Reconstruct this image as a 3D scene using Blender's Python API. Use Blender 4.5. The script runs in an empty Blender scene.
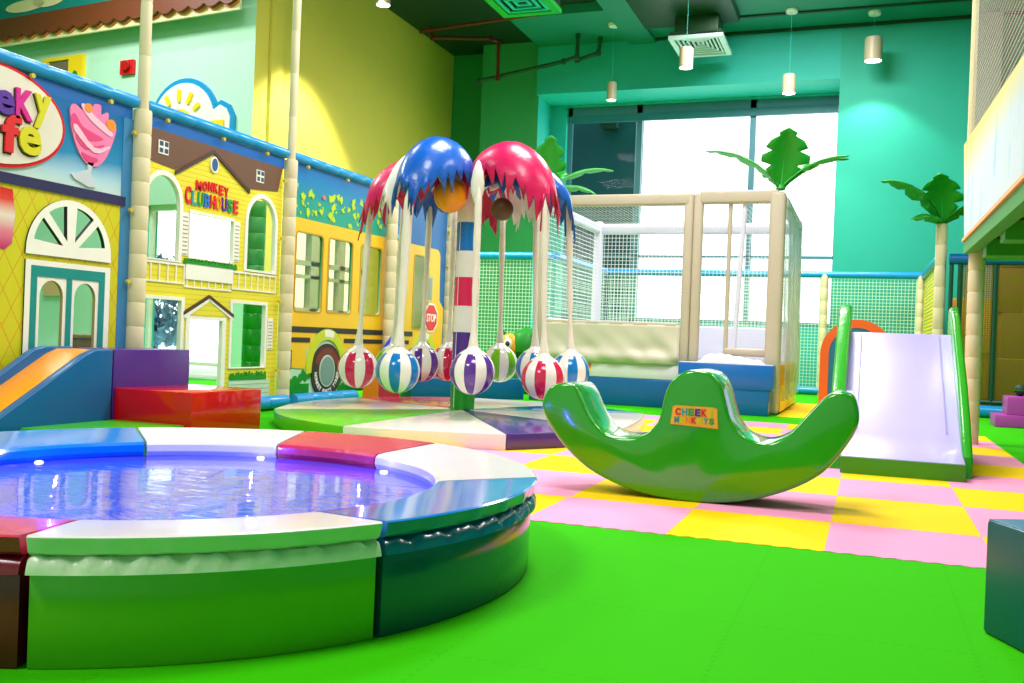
import bpy, bmesh, math, random
from mathutils import Vector, Matrix
from mathutils.geometry import tessellate_polygon
random.seed(7)
PI = math.pi
scene = bpy.context.scene
COL = scene.collection

# ------------------------------------------------------------------ materials
def lin(h):
    h = h.lstrip('#')
    out = []
    for k in (0, 2, 4):
        c = int(h[k:k+2], 16) / 255
        out.append(c/12.92 if c <= .04045 else ((c+.055)/1.055)**2.4)
    return tuple(out) + (1,)

MATS = {}
def base_mat(name):
    m = bpy.data.materials.new(name); m.use_nodes = True
    nt = m.node_tree
    bs = nt.nodes['Principled BSDF']
    return m, nt, bs

def mat(name, col, rough=.4, var=.06, bump=.0, bscale=30, nscale=4, metal=0, spec=.5, emit=None, estr=0, coat=0):
    if name in MATS: return MATS[name]
    m, nt, bs = base_mat(name)
    c = lin(col)
    tc = nt.nodes.new('ShaderNodeTexCoord')
    nz = nt.nodes.new('ShaderNodeTexNoise'); nz.inputs['Scale'].default_value = nscale; nz.inputs['Detail'].default_value = 3
    nt.links.new(tc.outputs['Object'], nz.inputs['Vector'])
    mx = nt.nodes.new('ShaderNodeMix'); mx.data_type = 'RGBA'
    mx.inputs[6].default_value = tuple(x*(1-var) for x in c[:3]) + (1,)
    mx.inputs[7].default_value = tuple(min(1, x*(1+var)) for x in c[:3]) + (1,)
    nt.links.new(nz.outputs['Fac'], mx.inputs[0])
    nt.links.new(mx.outputs[2], bs.inputs['Base Color'])
    bs.inputs['Roughness'].default_value = rough
    bs.inputs['Metallic'].default_value = metal
    bs.inputs['Specular IOR Level'].default_value = spec
    if coat:
        bs.inputs['Coat Weight'].default_value = coat; bs.inputs['Coat Roughness'].default_value = .08
    if bump:
        n2 = nt.nodes.new('ShaderNodeTexNoise'); n2.inputs['Scale'].default_value = bscale; n2.inputs['Detail'].default_value = 2
        nt.links.new(tc.outputs['Object'], n2.inputs['Vector'])
        bp = nt.nodes.new('ShaderNodeBump'); bp.inputs['Strength'].default_value = bump; bp.inputs['Distance'].default_value = .02
        nt.links.new(n2.outputs['Fac'], bp.inputs['Height']); nt.links.new(bp.outputs['Normal'], bs.inputs['Normal'])
    if emit:
        bs.inputs['Emission Color'].default_value = lin(emit); bs.inputs['Emission Strength'].default_value = estr
    MATS[name] = m
    return m

def ramp_mat(name, stops, axis=2, lo=0, hi=1, rough=.35, noise=0):
    """printed colour blend along one axis (object space, metres)"""
    m, nt, bs = base_mat(name)
    tc = nt.nodes.new('ShaderNodeTexCoord'); sp = nt.nodes.new('ShaderNodeSeparateXYZ')
    nt.links.new(tc.outputs['Object'], sp.inputs[0])
    mr = nt.nodes.new('ShaderNodeMapRange'); mr.inputs[1].default_value = lo; mr.inputs[2].default_value = hi
    src = sp.outputs[axis]
    if noise:
        nz = nt.nodes.new('ShaderNodeTexNoise'); nz.inputs['Scale'].default_value = 3
        nt.links.new(tc.outputs['Object'], nz.inputs['Vector'])
        ma = nt.nodes.new('ShaderNodeMath'); ma.operation = 'MULTIPLY_ADD'; ma.inputs[1].default_value = noise
        nt.links.new(nz.outputs['Fac'], ma.inputs[0]); nt.links.new(src, ma.inputs[2]); src = ma.outputs[0]
    nt.links.new(src, mr.inputs[0])
    cr = nt.nodes.new('ShaderNodeValToRGB')
    el = cr.color_ramp.elements
    while len(el) < len(stops): el.new(.5)
    for e, (p, c) in zip(el, stops): e.position = p; e.color = lin(c)
    nt.links.new(mr.outputs[0], cr.inputs[0]); nt.links.new(cr.outputs[0], bs.inputs['Base Color'])
    bs.inputs['Roughness'].default_value = rough
    return m

def glass_mat(name, tint='#FFFFFF', gloss=.08, rough=.02, edge=.6):
    m = bpy.data.materials.new(name); m.use_nodes = True; nt = m.node_tree; nt.nodes.clear()
    out = nt.nodes.new('ShaderNodeOutputMaterial'); mix = nt.nodes.new('ShaderNodeMixShader')
    tr = nt.nodes.new('ShaderNodeBsdfTransparent'); tr.inputs[0].default_value = lin(tint)
    gl = nt.nodes.new('ShaderNodeBsdfGlossy'); gl.inputs['Roughness'].default_value = rough
    ge = nt.nodes.new('ShaderNodeNewGeometry'); dt = nt.nodes.new('ShaderNodeVectorMath'); dt.operation = 'DOT_PRODUCT'
    nt.links.new(ge.outputs['Normal'], dt.inputs[0]); nt.links.new(ge.outputs['Incoming'], dt.inputs[1])
    ab = nt.nodes.new('ShaderNodeMath'); ab.operation = 'ABSOLUTE'; nt.links.new(dt.outputs['Value'], ab.inputs[0])
    om = nt.nodes.new('ShaderNodeMath'); om.operation = 'SUBTRACT'; om.inputs[0].default_value = 1; nt.links.new(ab.outputs[0], om.inputs[1])
    pw = nt.nodes.new('ShaderNodeMath'); pw.operation = 'POWER'; pw.inputs[1].default_value = 4; nt.links.new(om.outputs[0], pw.inputs[0])
    ad = nt.nodes.new('ShaderNodeMath'); ad.operation = 'MULTIPLY_ADD'; ad.inputs[1].default_value = edge; ad.inputs[2].default_value = gloss; ad.use_clamp = True
    nt.links.new(pw.outputs[0], ad.inputs[0]); nt.links.new(ad.outputs[0], mix.inputs[0])
    nt.links.new(tr.outputs[0], mix.inputs[1]); nt.links.new(gl.outputs[0], mix.inputs[2]); nt.links.new(mix.outputs[0], out.inputs[0])
    return m

def net_mat(name, col, pitch=.05, w=.14, film=0.0):
    """knotted cord net: cords are opaque, holes are open; pattern laid out in metres by the uv map"""
    m = bpy.data.materials.new(name); m.use_nodes = True; nt = m.node_tree; nt.nodes.clear()
    out = nt.nodes.new('ShaderNodeOutputMaterial'); mix = nt.nodes.new('ShaderNodeMixShader')
    tr = nt.nodes.new('ShaderNodeBsdfTransparent'); df = nt.nodes.new('ShaderNodeBsdfDiffuse'); df.inputs[0].default_value = lin(col)
    uv = nt.nodes.new('ShaderNodeUVMap'); uv.uv_map = 'metres'
    sp = nt.nodes.new('ShaderNodeSeparateXYZ'); nt.links.new(uv.outputs[0], sp.inputs[0])
    outs = []
    for k in (0, 1):
        d = nt.nodes.new('ShaderNodeMath'); d.operation = 'DIVIDE'; d.inputs[1].default_value = pitch
        nt.links.new(sp.outputs[k], d.inputs[0])
        f = nt.nodes.new('ShaderNodeMath'); f.operation = 'FRACT'; nt.links.new(d.outputs[0], f.inputs[0])
        l = nt.nodes.new('ShaderNodeMath'); l.operation = 'LESS_THAN'; l.inputs[1].default_value = w
        nt.links.new(f.outputs[0], l.inputs[0]); outs.append(l)
    mxm = nt.nodes.new('ShaderNodeMath'); mxm.operation = 'MAXIMUM'
    nt.links.new(outs[0].outputs[0], mxm.inputs[0]); nt.links.new(outs[1].outputs[0], mxm.inputs[1])
    fac = mxm.outputs[0]
    if film:
        m2 = nt.nodes.new('ShaderNodeMath'); m2.operation = 'MAXIMUM'; m2.inputs[1].default_value = film
        nt.links.new(fac, m2.inputs[0]); fac = m2.outputs[0]
    nt.links.new(fac, mix.inputs[0]); nt.links.new(tr.outputs[0], mix.inputs[1]); nt.links.new(df.outputs[0], mix.inputs[2])
    nt.links.new(mix.outputs[0], out.inputs[0])
    return m

# ------------------------------------------------------------------ mesh builder
def ident(x, y, z): return (x, y, z)

class MB:
    def __init__(self):
        self.v = []; self.f = []; self.m = []; self.mats = []; self.uv = {}
    def mi(self, m):
        if m not in self.mats: self.mats.append(m)
        return self.mats.index(m)
    def add(self, vs, fs, m, fn=None):
        o = len(self.v); k = self.mi(m)
        self.v += [tuple(fn(*p)) if fn else tuple(p) for p in vs]
        for f in fs: self.f.append([i+o for i in f]); self.m.append(k)
        return self
    def box(self, lo, hi, m, r=0, fn=None, seg=2):
        bm = bmesh.new(); bmesh.ops.create_cube(bm, size=1)
        for v in bm.verts:
            v.co = Vector([lo[k] + (v.co[k]+.5)*(hi[k]-lo[k]) for k in range(3)])
        if r: bmesh.ops.bevel(bm, geom=list(bm.edges), offset=r, segments=seg, profile=.5, affect='EDGES')
        return self.take(bm, m, fn)
    def take(self, bm, m, fn=None):
        bm.normal_update(); bm.verts.index_update()
        vs = [v.co[:] for v in bm.verts]; fs = [[v.index for v in f.verts] for f in bm.faces]
        bm.free(); return self.add(vs, fs, m, fn)
    def prism(self, loops, d0, d1, m, fn, side=None, bev=0):
        """2D loops (outer first, then holes) extruded from d0 to d1 in the frame fn(s, t, d)"""
        pts = [p for l in loops for p in l]
        tris = tessellate_polygon([[Vector((p[0], p[1], 0)) for p in l] for l in loops])
        n = len(pts)
        def area(l): return sum(l[i][0]*l[(i+1) % len(l)][1]-l[(i+1) % len(l)][0]*l[i][1] for i in range(len(l)))
        fs = []
        for t in tris:
            a, b, c = [pts[i] for i in t]
            if (b[0]-a[0])*(c[1]-a[1])-(b[1]-a[1])*(c[0]-a[0]) < 0: t = (t[0], t[2], t[1])
            fs.append([i+n for i in t]); fs.append([t[2], t[1], t[0]])
        self.add([(p[0], p[1], d0) for p in pts]+[(p[0], p[1], d1) for p in pts], fs, m, fn)
        o = 0
        vs, sf = [], []
        for j, l in enumerate(loops):
            k = len(l); flip = (area(l) < 0) != (j > 0)
            b = len(vs)
            vs += [(p[0], p[1], d0) for p in l]+[(p[0], p[1], d1) for p in l]
            for i in range(k):
                q = [b+i, b+(i+1) % k, b+k+(i+1) % k, b+k+i]
                if j > 0: flip2 = area(l) > 0
                else: flip2 = area(l) < 0
                sf.append(q[::-1] if flip2 else q)
        return self.add(vs, sf, side or m, fn)
    def pad(self, loop, d0, d1, m, fn, r=.02, seg=3):
        """padded prism: loop extruded with rounded rims"""
        bm = bmesh.new(); n = len(loop)
        a = [bm.verts.new((p[0], p[1], d0)) for p in loop]; b = [bm.verts.new((p[0], p[1], d1)) for p in loop]
        f0 = bm.faces.new(a[::-1]); f1 = bm.faces.new(b)
        for i in range(n): bm.faces.new((a[i], a[(i+1) % n], b[(i+1) % n], b[i]))
        bm.normal_update()
        es = list(f0.edges)+list(f1.edges)
        bmesh.ops.bevel(bm, geom=es, offset=r, segments=seg, profile=.5, affect='EDGES')
        return self.take(bm, m, fn)
    def tube(self, pts, r, m, n=12, cap=True, fn=None):
        pts = [Vector(p) for p in pts]
        rs = r if isinstance(r, (list, tuple)) else [r]*len(pts)
        vs, fs = [], []
        ref = None
        for i, p in enumerate(pts):
            t = (pts[min(i+1, len(pts)-1)]-pts[max(i-1, 0)]).normalized()
            if ref is None:
                ref = Vector((0, 0, 1)) if abs(t.z) < .9 else Vector((1, 0, 0))
            a = t.cross(ref).normalized(); b = t.cross(a).normalized(); ref = -b if False else ref
            if abs(t.dot(ref)) > .95: ref = Vector((1, 0, 0)) if abs(t.x) < .9 else Vector((0, 1, 0))
            for k in range(n):
                w = 2*PI*k/n
                vs.append((p+a*math.cos(w)*rs[i]+b*math.sin(w)*rs[i])[:])
        for i in range(len(pts)-1):
            for k in range(n):
                fs.append([i*n+k, i*n+(k+1) % n, (i+1)*n+(k+1) % n, (i+1)*n+k])
        if cap:
            fs.append(list(range(n))[::-1]); fs.append([(len(pts)-1)*n+k for k in range(n)])
        return self.add(vs, fs, m, fn)
    def lathe(self, prof, m, n=20, c=(0, 0, 0), a0=0, a1=2*PI, fn=None):
        """prof: list of (r, z)"""
        full = abs(a1-a0-2*PI) < 1e-6
        cols = n if full else n+1
        vs = []
        for i in range(cols):
            w = a0+(a1-a0)*i/n
            for r, z in prof: vs.append((c[0]+r*math.cos(w), c[1]+r*math.sin(w), c[2]+z))
        k = len(prof); fs = []
        for i in range(n):
            j = (i+1) % cols
            for q in range(k-1): fs.append([i*k+q, j*k+q, j*k+q+1, i*k+q+1])
        return self.add(vs, fs, m, fn)
    def quad(self, p, m, uv=None):
        self.add(p, [list(range(len(p)))], m)
        if uv: self.uv[len(self.f)-1] = uv
        return self
    def text(self, s, box, m, fn, d0=.0, d1=.006, bold=.0, shear=0):
        """letters fitted into box (s0, t0, s1, t1)"""
        cu = bpy.data.curves.new('t', 'FONT'); cu.body = s; cu.offset = bold; cu.resolution_u = 3; cu.shear = shear
        ob = bpy.data.objects.new('t', cu); COL.objects.link(ob)
        dg = bpy.context.evaluated_depsgraph_get(); dg.update()
        me = bpy.data.meshes.new_from_object(ob.evaluated_get(dg))
        vs = [v.co.copy() for v in me.vertices]; fs = [list(p.vertices) for p in me.polygons]
        bpy.data.objects.remove(ob); bpy.data.curves.remove(cu); bpy.data.meshes.remove(me)
        x0 = min(v.x for v in vs); x1 = max(v.x for v in vs); y0 = min(v.y for v in vs); y1 = max(v.y for v in vs)
        f2 = []
        q = [(box[0]+(v.x-x0)/(x1-x0)*(box[2]-box[0]), box[1]+(v.y-y0)/(y1-y0)*(box[3]-box[1])) for v in vs]
        n = len(q)
        cnt = {}
        for f in fs:
            a, b, c = q[f[0]], q[f[1]], q[f[2]]
            for i in range(len(f)):
                e = (f[i], f[(i+1) % len(f)]); cnt[e] = 1
        for f in fs: f2.append([i+n for i in f])
        for (a, b) in cnt:
            if (b, a) not in cnt: f2.append([a, b, b+n, a+n])
        return self.add([(p[0], p[1], d0) for p in q]+[(p[0], p[1], d1) for p in q], f2, m, fn)
    def build(self, name, parent=None, label=None, cat=None, group=None, kind=None, angle=35, origin=None, solid=0, recalc=False):
        if origin is None:
            if parent is not None: origin = parent['o']
            else:
                xs = [p[0] for p in self.v]; ys = [p[1] for p in self.v]; zs = [p[2] for p in self.v]
                origin = ((min(xs)+max(xs))/2, (min(ys)+max(ys))/2, min(zs))
        O = tuple(origin)
        if name in ('letter', 'lettering'): angle = 0
        me = bpy.data.meshes.new(name)
        me.from_pydata([(p[0]-O[0], p[1]-O[1], p[2]-O[2]) for p in self.v], [], self.f)
        for m in self.mats: me.materials.append(m)
        me.polygons.foreach_set('material_index', self.m)
        if self.uv:
            ul = me.uv_layers.new(name='metres')
            for fi, uvs in self.uv.items():
                for li, w in zip(me.polygons[fi].loop_indices, uvs): ul.data[li].uv = w
        if recalc:
            bm = bmesh.new(); bm.from_mesh(me); bmesh.ops.recalc_face_normals(bm, faces=bm.faces); bm.to_mesh(me); bm.free()
        me.validate(); me.update()
        if angle:
            me.shade_smooth(); me.set_sharp_from_angle(angle=math.radians(angle))
        ob = bpy.data.objects.new(name, me); COL.objects.link(ob)
        if solid:
            s = ob.modifiers.new('thickness', 'SOLIDIFY'); s.thickness = solid; s.offset = 0
        if parent is not None:
            po = parent['o']; ob.parent = parent
            ob.location = (O[0]-po[0], O[1]-po[1], O[2]-po[2])
        else: ob.location = O
        ob['o'] = O
        tag(ob, label, cat, group, kind)
        return ob

def tag(o, label=None, cat=None, group=None, kind=None):
    if label: o['label'] = label
    if cat: o['category'] = cat
    if group: o['group'] = group
    if kind: o['kind'] = kind
    return o
def thing(name, loc, label, cat, group=None):
    o = bpy.data.objects.new(name, None); COL.objects.link(o)
    o.location = loc; o['o'] = tuple(loc); o.empty_display_size = .1
    return tag(o, label, cat, group)

# frames: a drawing (s right, t up, d towards the viewer) laid on a plane of the room
def frame_x(x): return lambda s, t, d: (x+d, s, t)          # faces +x, s runs along +y
def frame_y(y): return lambda s, t, d: (s, y-d, t)          # faces -y, s runs along +x
def frame_g(o, ux, n):                                       # any upright plane
    return lambda s, t, d: (o[0]+ux[0]*s+n[0]*d, o[1]+ux[1]*s+n[1]*d, o[2]+t)
def rect(a, b, c, d): return [(a, b), (c, b), (c, d), (a, d)]
def arc(cx, cy, rx, ry, a0, a1, n):
    return [(cx+rx*math.cos(math.radians(a0+(a1-a0)*i/n)), cy+ry*math.sin(math.radians(a0+(a1-a0)*i/n))) for i in range(n+1)]
def ellipse(cx, cy, rx, ry, n=32): return arc(cx, cy, rx, ry, 0, 360*(n-1)/n, n-1)
def archloop(a, b, c, top, n=12):
    """rectangle a..c wide from b up, ending in a half-ellipse whose crown is at top"""
    r = (c-a)/2; ry = min(r*1.1, (top-b)*.8)
    return [(a, b), (c, b)] + arc((a+c)/2, top-ry, r, ry, 0, 180, n)
def inset_arch(a, b, c, top, w): return archloop(a+w, b+w*0.0, c-w, top-w)
def smooth_closed(p, k=4):
    out = []; n = len(p)
    for i in range(n):
        p0, p1, p2, p3 = p[i-1], p[i], p[(i+1) % n], p[(i+2) % n]
        for j in range(k):
            t = j/k
            out.append(tuple(.5*((2*p1[q])+(-p0[q]+p2[q])*t+(2*p0[q]-5*p1[q]+4*p2[q]-p3[q])*t*t+(-p0[q]+3*p1[q]-3*p2[q]+p3[q])*t**3) for q in (0, 1)))
    return out

# ------------------------------------------------------------------ palette
V_GREEN = mat('vinyl_green', '#1FA41A', .28, coat=.15)
V_DGREEN = mat('vinyl_deep_green', '#128A1C', .3)
V_LIME = mat('vinyl_lime', '#5CC21E', .2, coat=.2)
V_BLUE = mat('vinyl_blue', '#0A6FC8', .2, coat=.2)
V_TEAL = mat('vinyl_petrol_blue', '#0B5F9E', .3)
V_RED = mat('vinyl_red', '#D8121A', .3)
V_PINK = mat('vinyl_pink', '#D81E5B', .2, coat=.2)
V_PURPLE = mat('vinyl_purple', '#55278C', .25, coat=.15)
V_WHITE = mat('vinyl_white', '#F2E8E6', .22, coat=.2)
V_CREAM = mat('vinyl_cream', '#E6DCC4', .45, bump=.15, bscale=18)
V_ORANGE = mat('vinyl_orange', '#FF9A0A', .35)
V_YELLOW = mat('vinyl_yellow', '#FFD21A', .35)
V_NAVY = mat('vinyl_navy', '#262552', .4)
PAD_BLUE = mat('pad_sky_blue', '#0A93D6', .3)
CABLE = mat('cable_tie_yellow', '#D2B428', .4)
P_CREAM = mat('pad_cream', '#E0CFA8', .45)
BLACK = mat('print_black', '#2A2320', .5)
WHITE = mat('print_white', '#F4EEE4', .4)
STEEL = mat('painted_steel', '#C9C6C0', .35, metal=.3)

# ------------------------------------------------------------------ floor with foam tiles
FLOOR = mat('foam_green', '#36B400', .8, spec=.06, var=.05, bump=.12, bscale=160, nscale=1.2)
T_YEL = mat('foam_yellow', '#FFCE00', .75, spec=.15, var=.03, bump=.12, bscale=160)
T_PNK = mat('foam_pink', '#FF9EC6', .75, spec=.15, var=.03, bump=.12, bscale=160)
nt = FLOOR.node_tree; bs = nt.nodes['Principled BSDF']; src = bs.inputs['Base Color'].links[0].from_socket
tc = nt.nodes.new('ShaderNodeTexCoord'); sp = nt.nodes.new('ShaderNodeSeparateXYZ'); nt.links.new(tc.outputs['Object'], sp.inputs[0])
def nmath(op, a, b=None, c=None):
    n = nt.nodes.new('ShaderNodeMath'); n.operation = op
    for k, q in enumerate((a, b, c)):
        if q is None: continue
        if isinstance(q, (int, float)): n.inputs[k].default_value = q
        else: nt.links.new(q, n.inputs[k])
    return n.outputs[0]
seam = None
for k in (0, 1):       # puzzle seams of the green tiles: a dashed, faintly darker line
    o_ = sp.outputs[1-k]; dash = nmath('SINE', nmath('MULTIPLY', o_, 160.0)); wob = nmath('MULTIPLY', dash, .008)
    d = nmath('ABSOLUTE', nmath('SUBTRACT', nmath('FRACT', nmath('DIVIDE', nmath('ADD', sp.outputs[k], wob), .64)), .5))
    l = nmath('MULTIPLY', nmath('LESS_THAN', d, .006), nmath('GREATER_THAN', dash, -.3)); seam = l if seam is None else nmath('MAXIMUM', seam, l)
mx = nt.nodes.new('ShaderNodeMix'); mx.data_type = 'RGBA'; nt.links.new(nmath('MULTIPLY', seam, .16), mx.inputs[0]); nt.links.new(src, mx.inputs[6]); mx.inputs[7].default_value = (.01, .1, 0, 1)
nt.links.new(mx.outputs[2], bs.inputs['Base Color'])
fl = MB()
fl.box((-18, -6, -.2), (9, 12.6, 0), FLOOR); fl.box((-8.95, 12.6, -.2), (9, 20.1, 0), FLOOR)
XS = [-.78+.64*k for k in range(-4, 4)]          # seams
YS = [4.08, 4.79, 5.69, 6.48, 7.25, 8.02, 8.8, 9.5, 10.2, 10.9]
def wavy(p, q, amp):
    n = 33; out = []
    d = Vector((q[0]-p[0], q[1]-p[1])); l = d.length; d /= l; nn = Vector((-d.y, d.x))
    for i in range(n):
        t = i/(n-1); o = amp*math.sin(2*PI*t*8)
        out.append((p[0]+d.x*l*t+nn.x*o, p[1]+d.y*l*t+nn.y*o))
    return out[:-1]
for i in range(len(XS)-1):
    for j in range(len(YS)-1):
        x0, x1, y0, y1 = XS[i], XS[i+1], YS[j], YS[j+1]
        x1 = min(x1, 1.13)
        k = (i-4)+j
        lp = wavy((x0, y0), (x1, y0), .009 if j == 0 else .005)+wavy((x1, y0), (x1, y1), .003)+wavy((x1, y1), (x0, y1), .005)+wavy((x0, y1), (x0, y0), .003)
        fl.prism([lp], -.02, .0022+.0004*(k % 2), T_YEL if k % 2 == 0 else T_PNK, lambda s, t, d: (s, t, d))
fl.prism([rect(-1.02, 12.0, -.2, 15.4)], -.02, .002, T_YEL, lambda s, t, d: (s, t, d))
fl.build('floor', kind='structure', angle=0, label='green foam mat floor with a yellow and pink checkered field')

# ------------------------------------------------------------------ walls
W_TEAL = mat('paint_teal', '#10A890', .6, var=.03, bump=.03, bscale=90)
W_GREEN = mat('paint_green', '#148A3E', .6, var=.03)
W_COL = mat('paint_column_green', '#2A9C5E', .6, var=.03)
W_AQUA = mat('bright_aqua', '#14C8B8', .6, var=.03)  # window light on reveals and column side put into this brighter colour
W_YEL = mat('paint_yellow', '#DCC648', .6, var=.03)
W_MINT = mat('paint_mint', '#B8E4CA', .6, var=.03)
C_DARK = mat('dark_green', '#06341A', .6, var=.05)  # the soffit's shade is put into this dark base colour
C_TEAL = mat('paint_ceiling_teal', '#08866E', .6, var=.03)
FRAME = mat('window_frame_blue_grey', '#4A8090', .35, metal=.3)
GLASS = glass_mat('window_glass', '#F6FBFC', .002, edge=.12)

FB = frame_y(20.0)
W_BAY = mat('paint_bay_cyan', '#10B2A6', .6, var=.03)
wb = MB()
wb.prism([rect(-9.2, 0, -.60, 7.6), rect(-6.32, 1.27, -.70, 5.87)], -.25, 0, W_BAY, FB, side=W_AQUA)
wb.prism([rect(-.70, 0, 9, 7.6)], 0, 1.0, W_TEAL, FB, side=W_AQUA)
wb.prism([rect(-6.68, 5.90, -.70, 7.6)], 0, 1.0, W_BAY, FB, side=W_AQUA)
wb.build('wall_back', kind='structure', angle=0)
mb = MB()
mb.box((-8.9, 19.7, 0), (-8.0, 20, 7.05), W_GREEN); mb.build('wall_corner', kind='structure', angle=0)
mb = MB(); mb.prism([rect(-7.97, 0, -6.68, 7.5)], -.85, 0, W_COL, frame_y(19.15), side=W_AQUA); mb.build('column', kind='structure', angle=0)
# window 1
mb = MB()
for a, b, c, d in ((-6.32, 1.27, -6.22, 5.87), (-.755, 1.27, -.70, 5.87), (-6.32, 5.68, -.70, 5.87), (-6.32, 1.27, -.70, 1.36),
                   (-4.80, 1.27, -4.68, 5.87), (-2.45, 1.27, -2.33, 5.87), (-6.32, 2.63, -.70, 2.69)):
    mb.prism([rect(a, b, c, d)], -.22, -.14, FRAME, FB)
w1 = mb.build('window_1', kind='structure', angle=0)
mb = MB(); mb.prism([rect(-6.3, 1.3, -.72, 5.85)], -.185, -.178, GLASS, FB)
mb.build('glass', w1, kind='structure', angle=0)
mb = MB(); mb.box((-6.22, 20.06, 5.52), (-.755, 20.13, 5.68), mat('blind_blue', '#14707E', .5)); mb.build('roller_blind', w1, kind='structure', angle=0)
mb = MB(); mb.box((-18, 13.4, -.25), (-9.3, 22, -.02), mat('terrace_pale', '#E6E6E2', .7)); mb.build('ground_terrace', kind='structure', angle=0)
# neighbouring building outside the left pane
mb = MB(); mb.box((-9.5, 21.6, 0), (-5.16, 22.4, 9), mat('outside_teal', '#0B4E54', .6)); mb.box((-5.92, 21.3, 5.70), (-5.55, 21.62, 6.08), C_DARK)
mb.build('wall_outside', kind='structure', angle=0)
# yellow wall, its window and pilaster
FL = frame_x(-8.91)
mb = MB()
mb.prism([rect(12.71, 0, 20.1, 7.6), rect(13.6, 1.13, 16.1, 2.7)], -.3, 0, W_YEL, FL)
mb.prism([rect(12.74, 0, 13.05, 7.6)], 0, .07, W_YEL, FL)
mb.build('wall_left', kind='structure', angle=0)
mb = MB()
for a, b, c, d in ((13.6, 1.13, 13.68, 2.7), (14.32, 1.13, 14.92, 2.7), (15.28, 1.13, 15.46, 2.7), (16.02, 1.13, 16.1, 2.7), (13.6, 1.13, 16.1, 1.2),
                   (13.6, 1.92, 16.1, 2.0), (13.6, 1.70, 16.1, 1.76), (13.6, 2.62, 16.1, 2.7)):
    mb.prism([rect(a, b, c, d)], -.2, -.08, STEEL, FL)
w3 = mb.build('window_3', kind='structure', angle=0)
mb = MB(); mb.prism([rect(13.62, 1.15, 16.08, 2.68)], -.15, -.145, GLASS, FL); mb.build('glass', w3, kind='structure', angle=0)
# mint wall (slightly turned), with a tall glazed door
U = Vector((-6.6, .77)).normalized()
MO = (-8.91, 12.40, 0)
def FM(s, t, d): return (MO[0]-U.x*s, MO[1]-U.y*s, t) if d == 0 else (MO[0]-U.x*s-U.y*d*-1*-1, MO[1]-U.y*s+U.x*d*1, t)
# s runs to the right (negative = further left); n faces the room
NM = (U.y*-1, U.x)          # (-.11,-.99): towards the camera
FM = lambda s, t, d: (MO[0]-U.x*s+NM[0]*d, MO[1]-U.y*s+NM[1]*d, t)
mb = MB()
mb.prism([rect(-9.2, 0, -2.22, 7.6)], -.3, 0, W_MINT, FM, side=W_AQUA)
mb.prism([rect(-2.22, 2.75, -.30, 7.6)], -.3, 0, W_MINT, FM)
mb.prism([rect(-2.22, 0, -.30, .015)], -.3, 0, W_MINT, FM)
mb.prism([rect(-.30, 0, 0, 7.6)], -.3, 0, W_MINT, FM, side=W_YEL)
mb.build('wall_mint', kind='structure', angle=0)
mb = MB()
for a, b, c, d in ((-2.22, .0, -2.16, 2.75), (-.36, .0, -.30, 2.75), (-2.22, 2.67, -.3, 2.75), (-2.22, .02, -.3, .06), (-2.22, .20, -.3, .25)):
    mb.prism([rect(a, b, c, d)], -.2, -.12, WHITE, FM)
w2 = mb.build('window_2', kind='structure', angle=0)
mb = MB(); mb.prism([rect(-2.20, .02, -.32, 2.73)], -.16, -.155, GLASS, FM); mb.build('glass', w2, kind='structure', angle=0)

mb = MB(); mb.box((9, -6, 0), (9.3, 20, 7.5), W_TEAL); mb.build('wall_right', kind='structure', angle=0)
mb = MB(); mb.box((-18.3, -6, 0), (-18, 14, 7.5), W_MINT); mb.build('wall_far_left', kind='structure', angle=0)
mb = MB(); mb.box((-18, -6.3, 0), (9, -6, 7.5), W_MINT); mb.build('wall_front', kind='structure', angle=0)
# ceiling: slab, dark soffit, beam
mb = MB(); mb.box((-18, -6, 7.5), (9, 20.3, 7.8), C_TEAL); mb.build('ceiling', kind='structure', angle=0)
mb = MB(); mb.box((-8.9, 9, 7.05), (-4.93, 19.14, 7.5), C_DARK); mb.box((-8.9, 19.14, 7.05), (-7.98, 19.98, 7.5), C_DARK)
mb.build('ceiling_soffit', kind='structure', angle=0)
mb = MB(); mb.box((-4.72, 9, 6.80), (-4.20, 18.99, 7.5), C_TEAL); mb.build('beam', kind='structure', angle=0)
mb = MB(); mb.box((-6.66, 17.15, 6.88), (-4.72, 18.99, 7.5), C_TEAL); mb.box((-4.2, 17.15, 6.88), (9, 18.99, 7.5), C_TEAL); mb.build('ceiling_drop', kind='structure', angle=0)
mb = MB(); mb.box((-4.2, 18.9, 6.84), (9, 19.0, 6.90), C_DARK); mb.box((-4.2, 18.0, 6.85), (9, 18.08, 6.89), C_DARK)
mb.build('trim_1', kind='structure', angle=0)

# ------------------------------------------------------------------ things on the ceiling
DUCT = mat('duct_dark_green', '#0A3F1C', .5, bump=.1, bscale=8)
t = thing('air_duct', (-3.3, 17.9, 6.75), 'dark green ventilation duct under the ceiling ending in a square grille', 'duct')
mb = MB(); mb.box((-4.18, 14, 6.72), (-2.43, 17.9, 7.4), DUCT, .03); mb.build('duct_body', t)
mb = MB(); mb.box((-3.5, 17.3, 6.4), (-2.72, 17.86, 6.74), DUCT, .02); mb.build('duct_neck', t)
GR = mat('grille_white', '#CFEAE4', .4)
mb = MB()
def ring(mb, x0, y0, x1, y1, w, z0, z1, m):
    mb.box((x0, y0, z0), (x1, y0+w, z1), m); mb.box((x0, y1-w, z0), (x1, y1, z1), m)
    mb.box((x0, y0+w, z0), (x0+w, y1-w, z1), m); mb.box((x1-w, y0+w, z0), (x1, y1-w, z1), m)
gx0, gx1, gy0, gy1 = -3.60, -2.63, 17.25, 18.45
ring(mb, gx0, gy0, gx1, gy1, .09, 6.30, 6.36, GR)
mb.build('grille_frame', t)
mb = MB()
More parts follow.
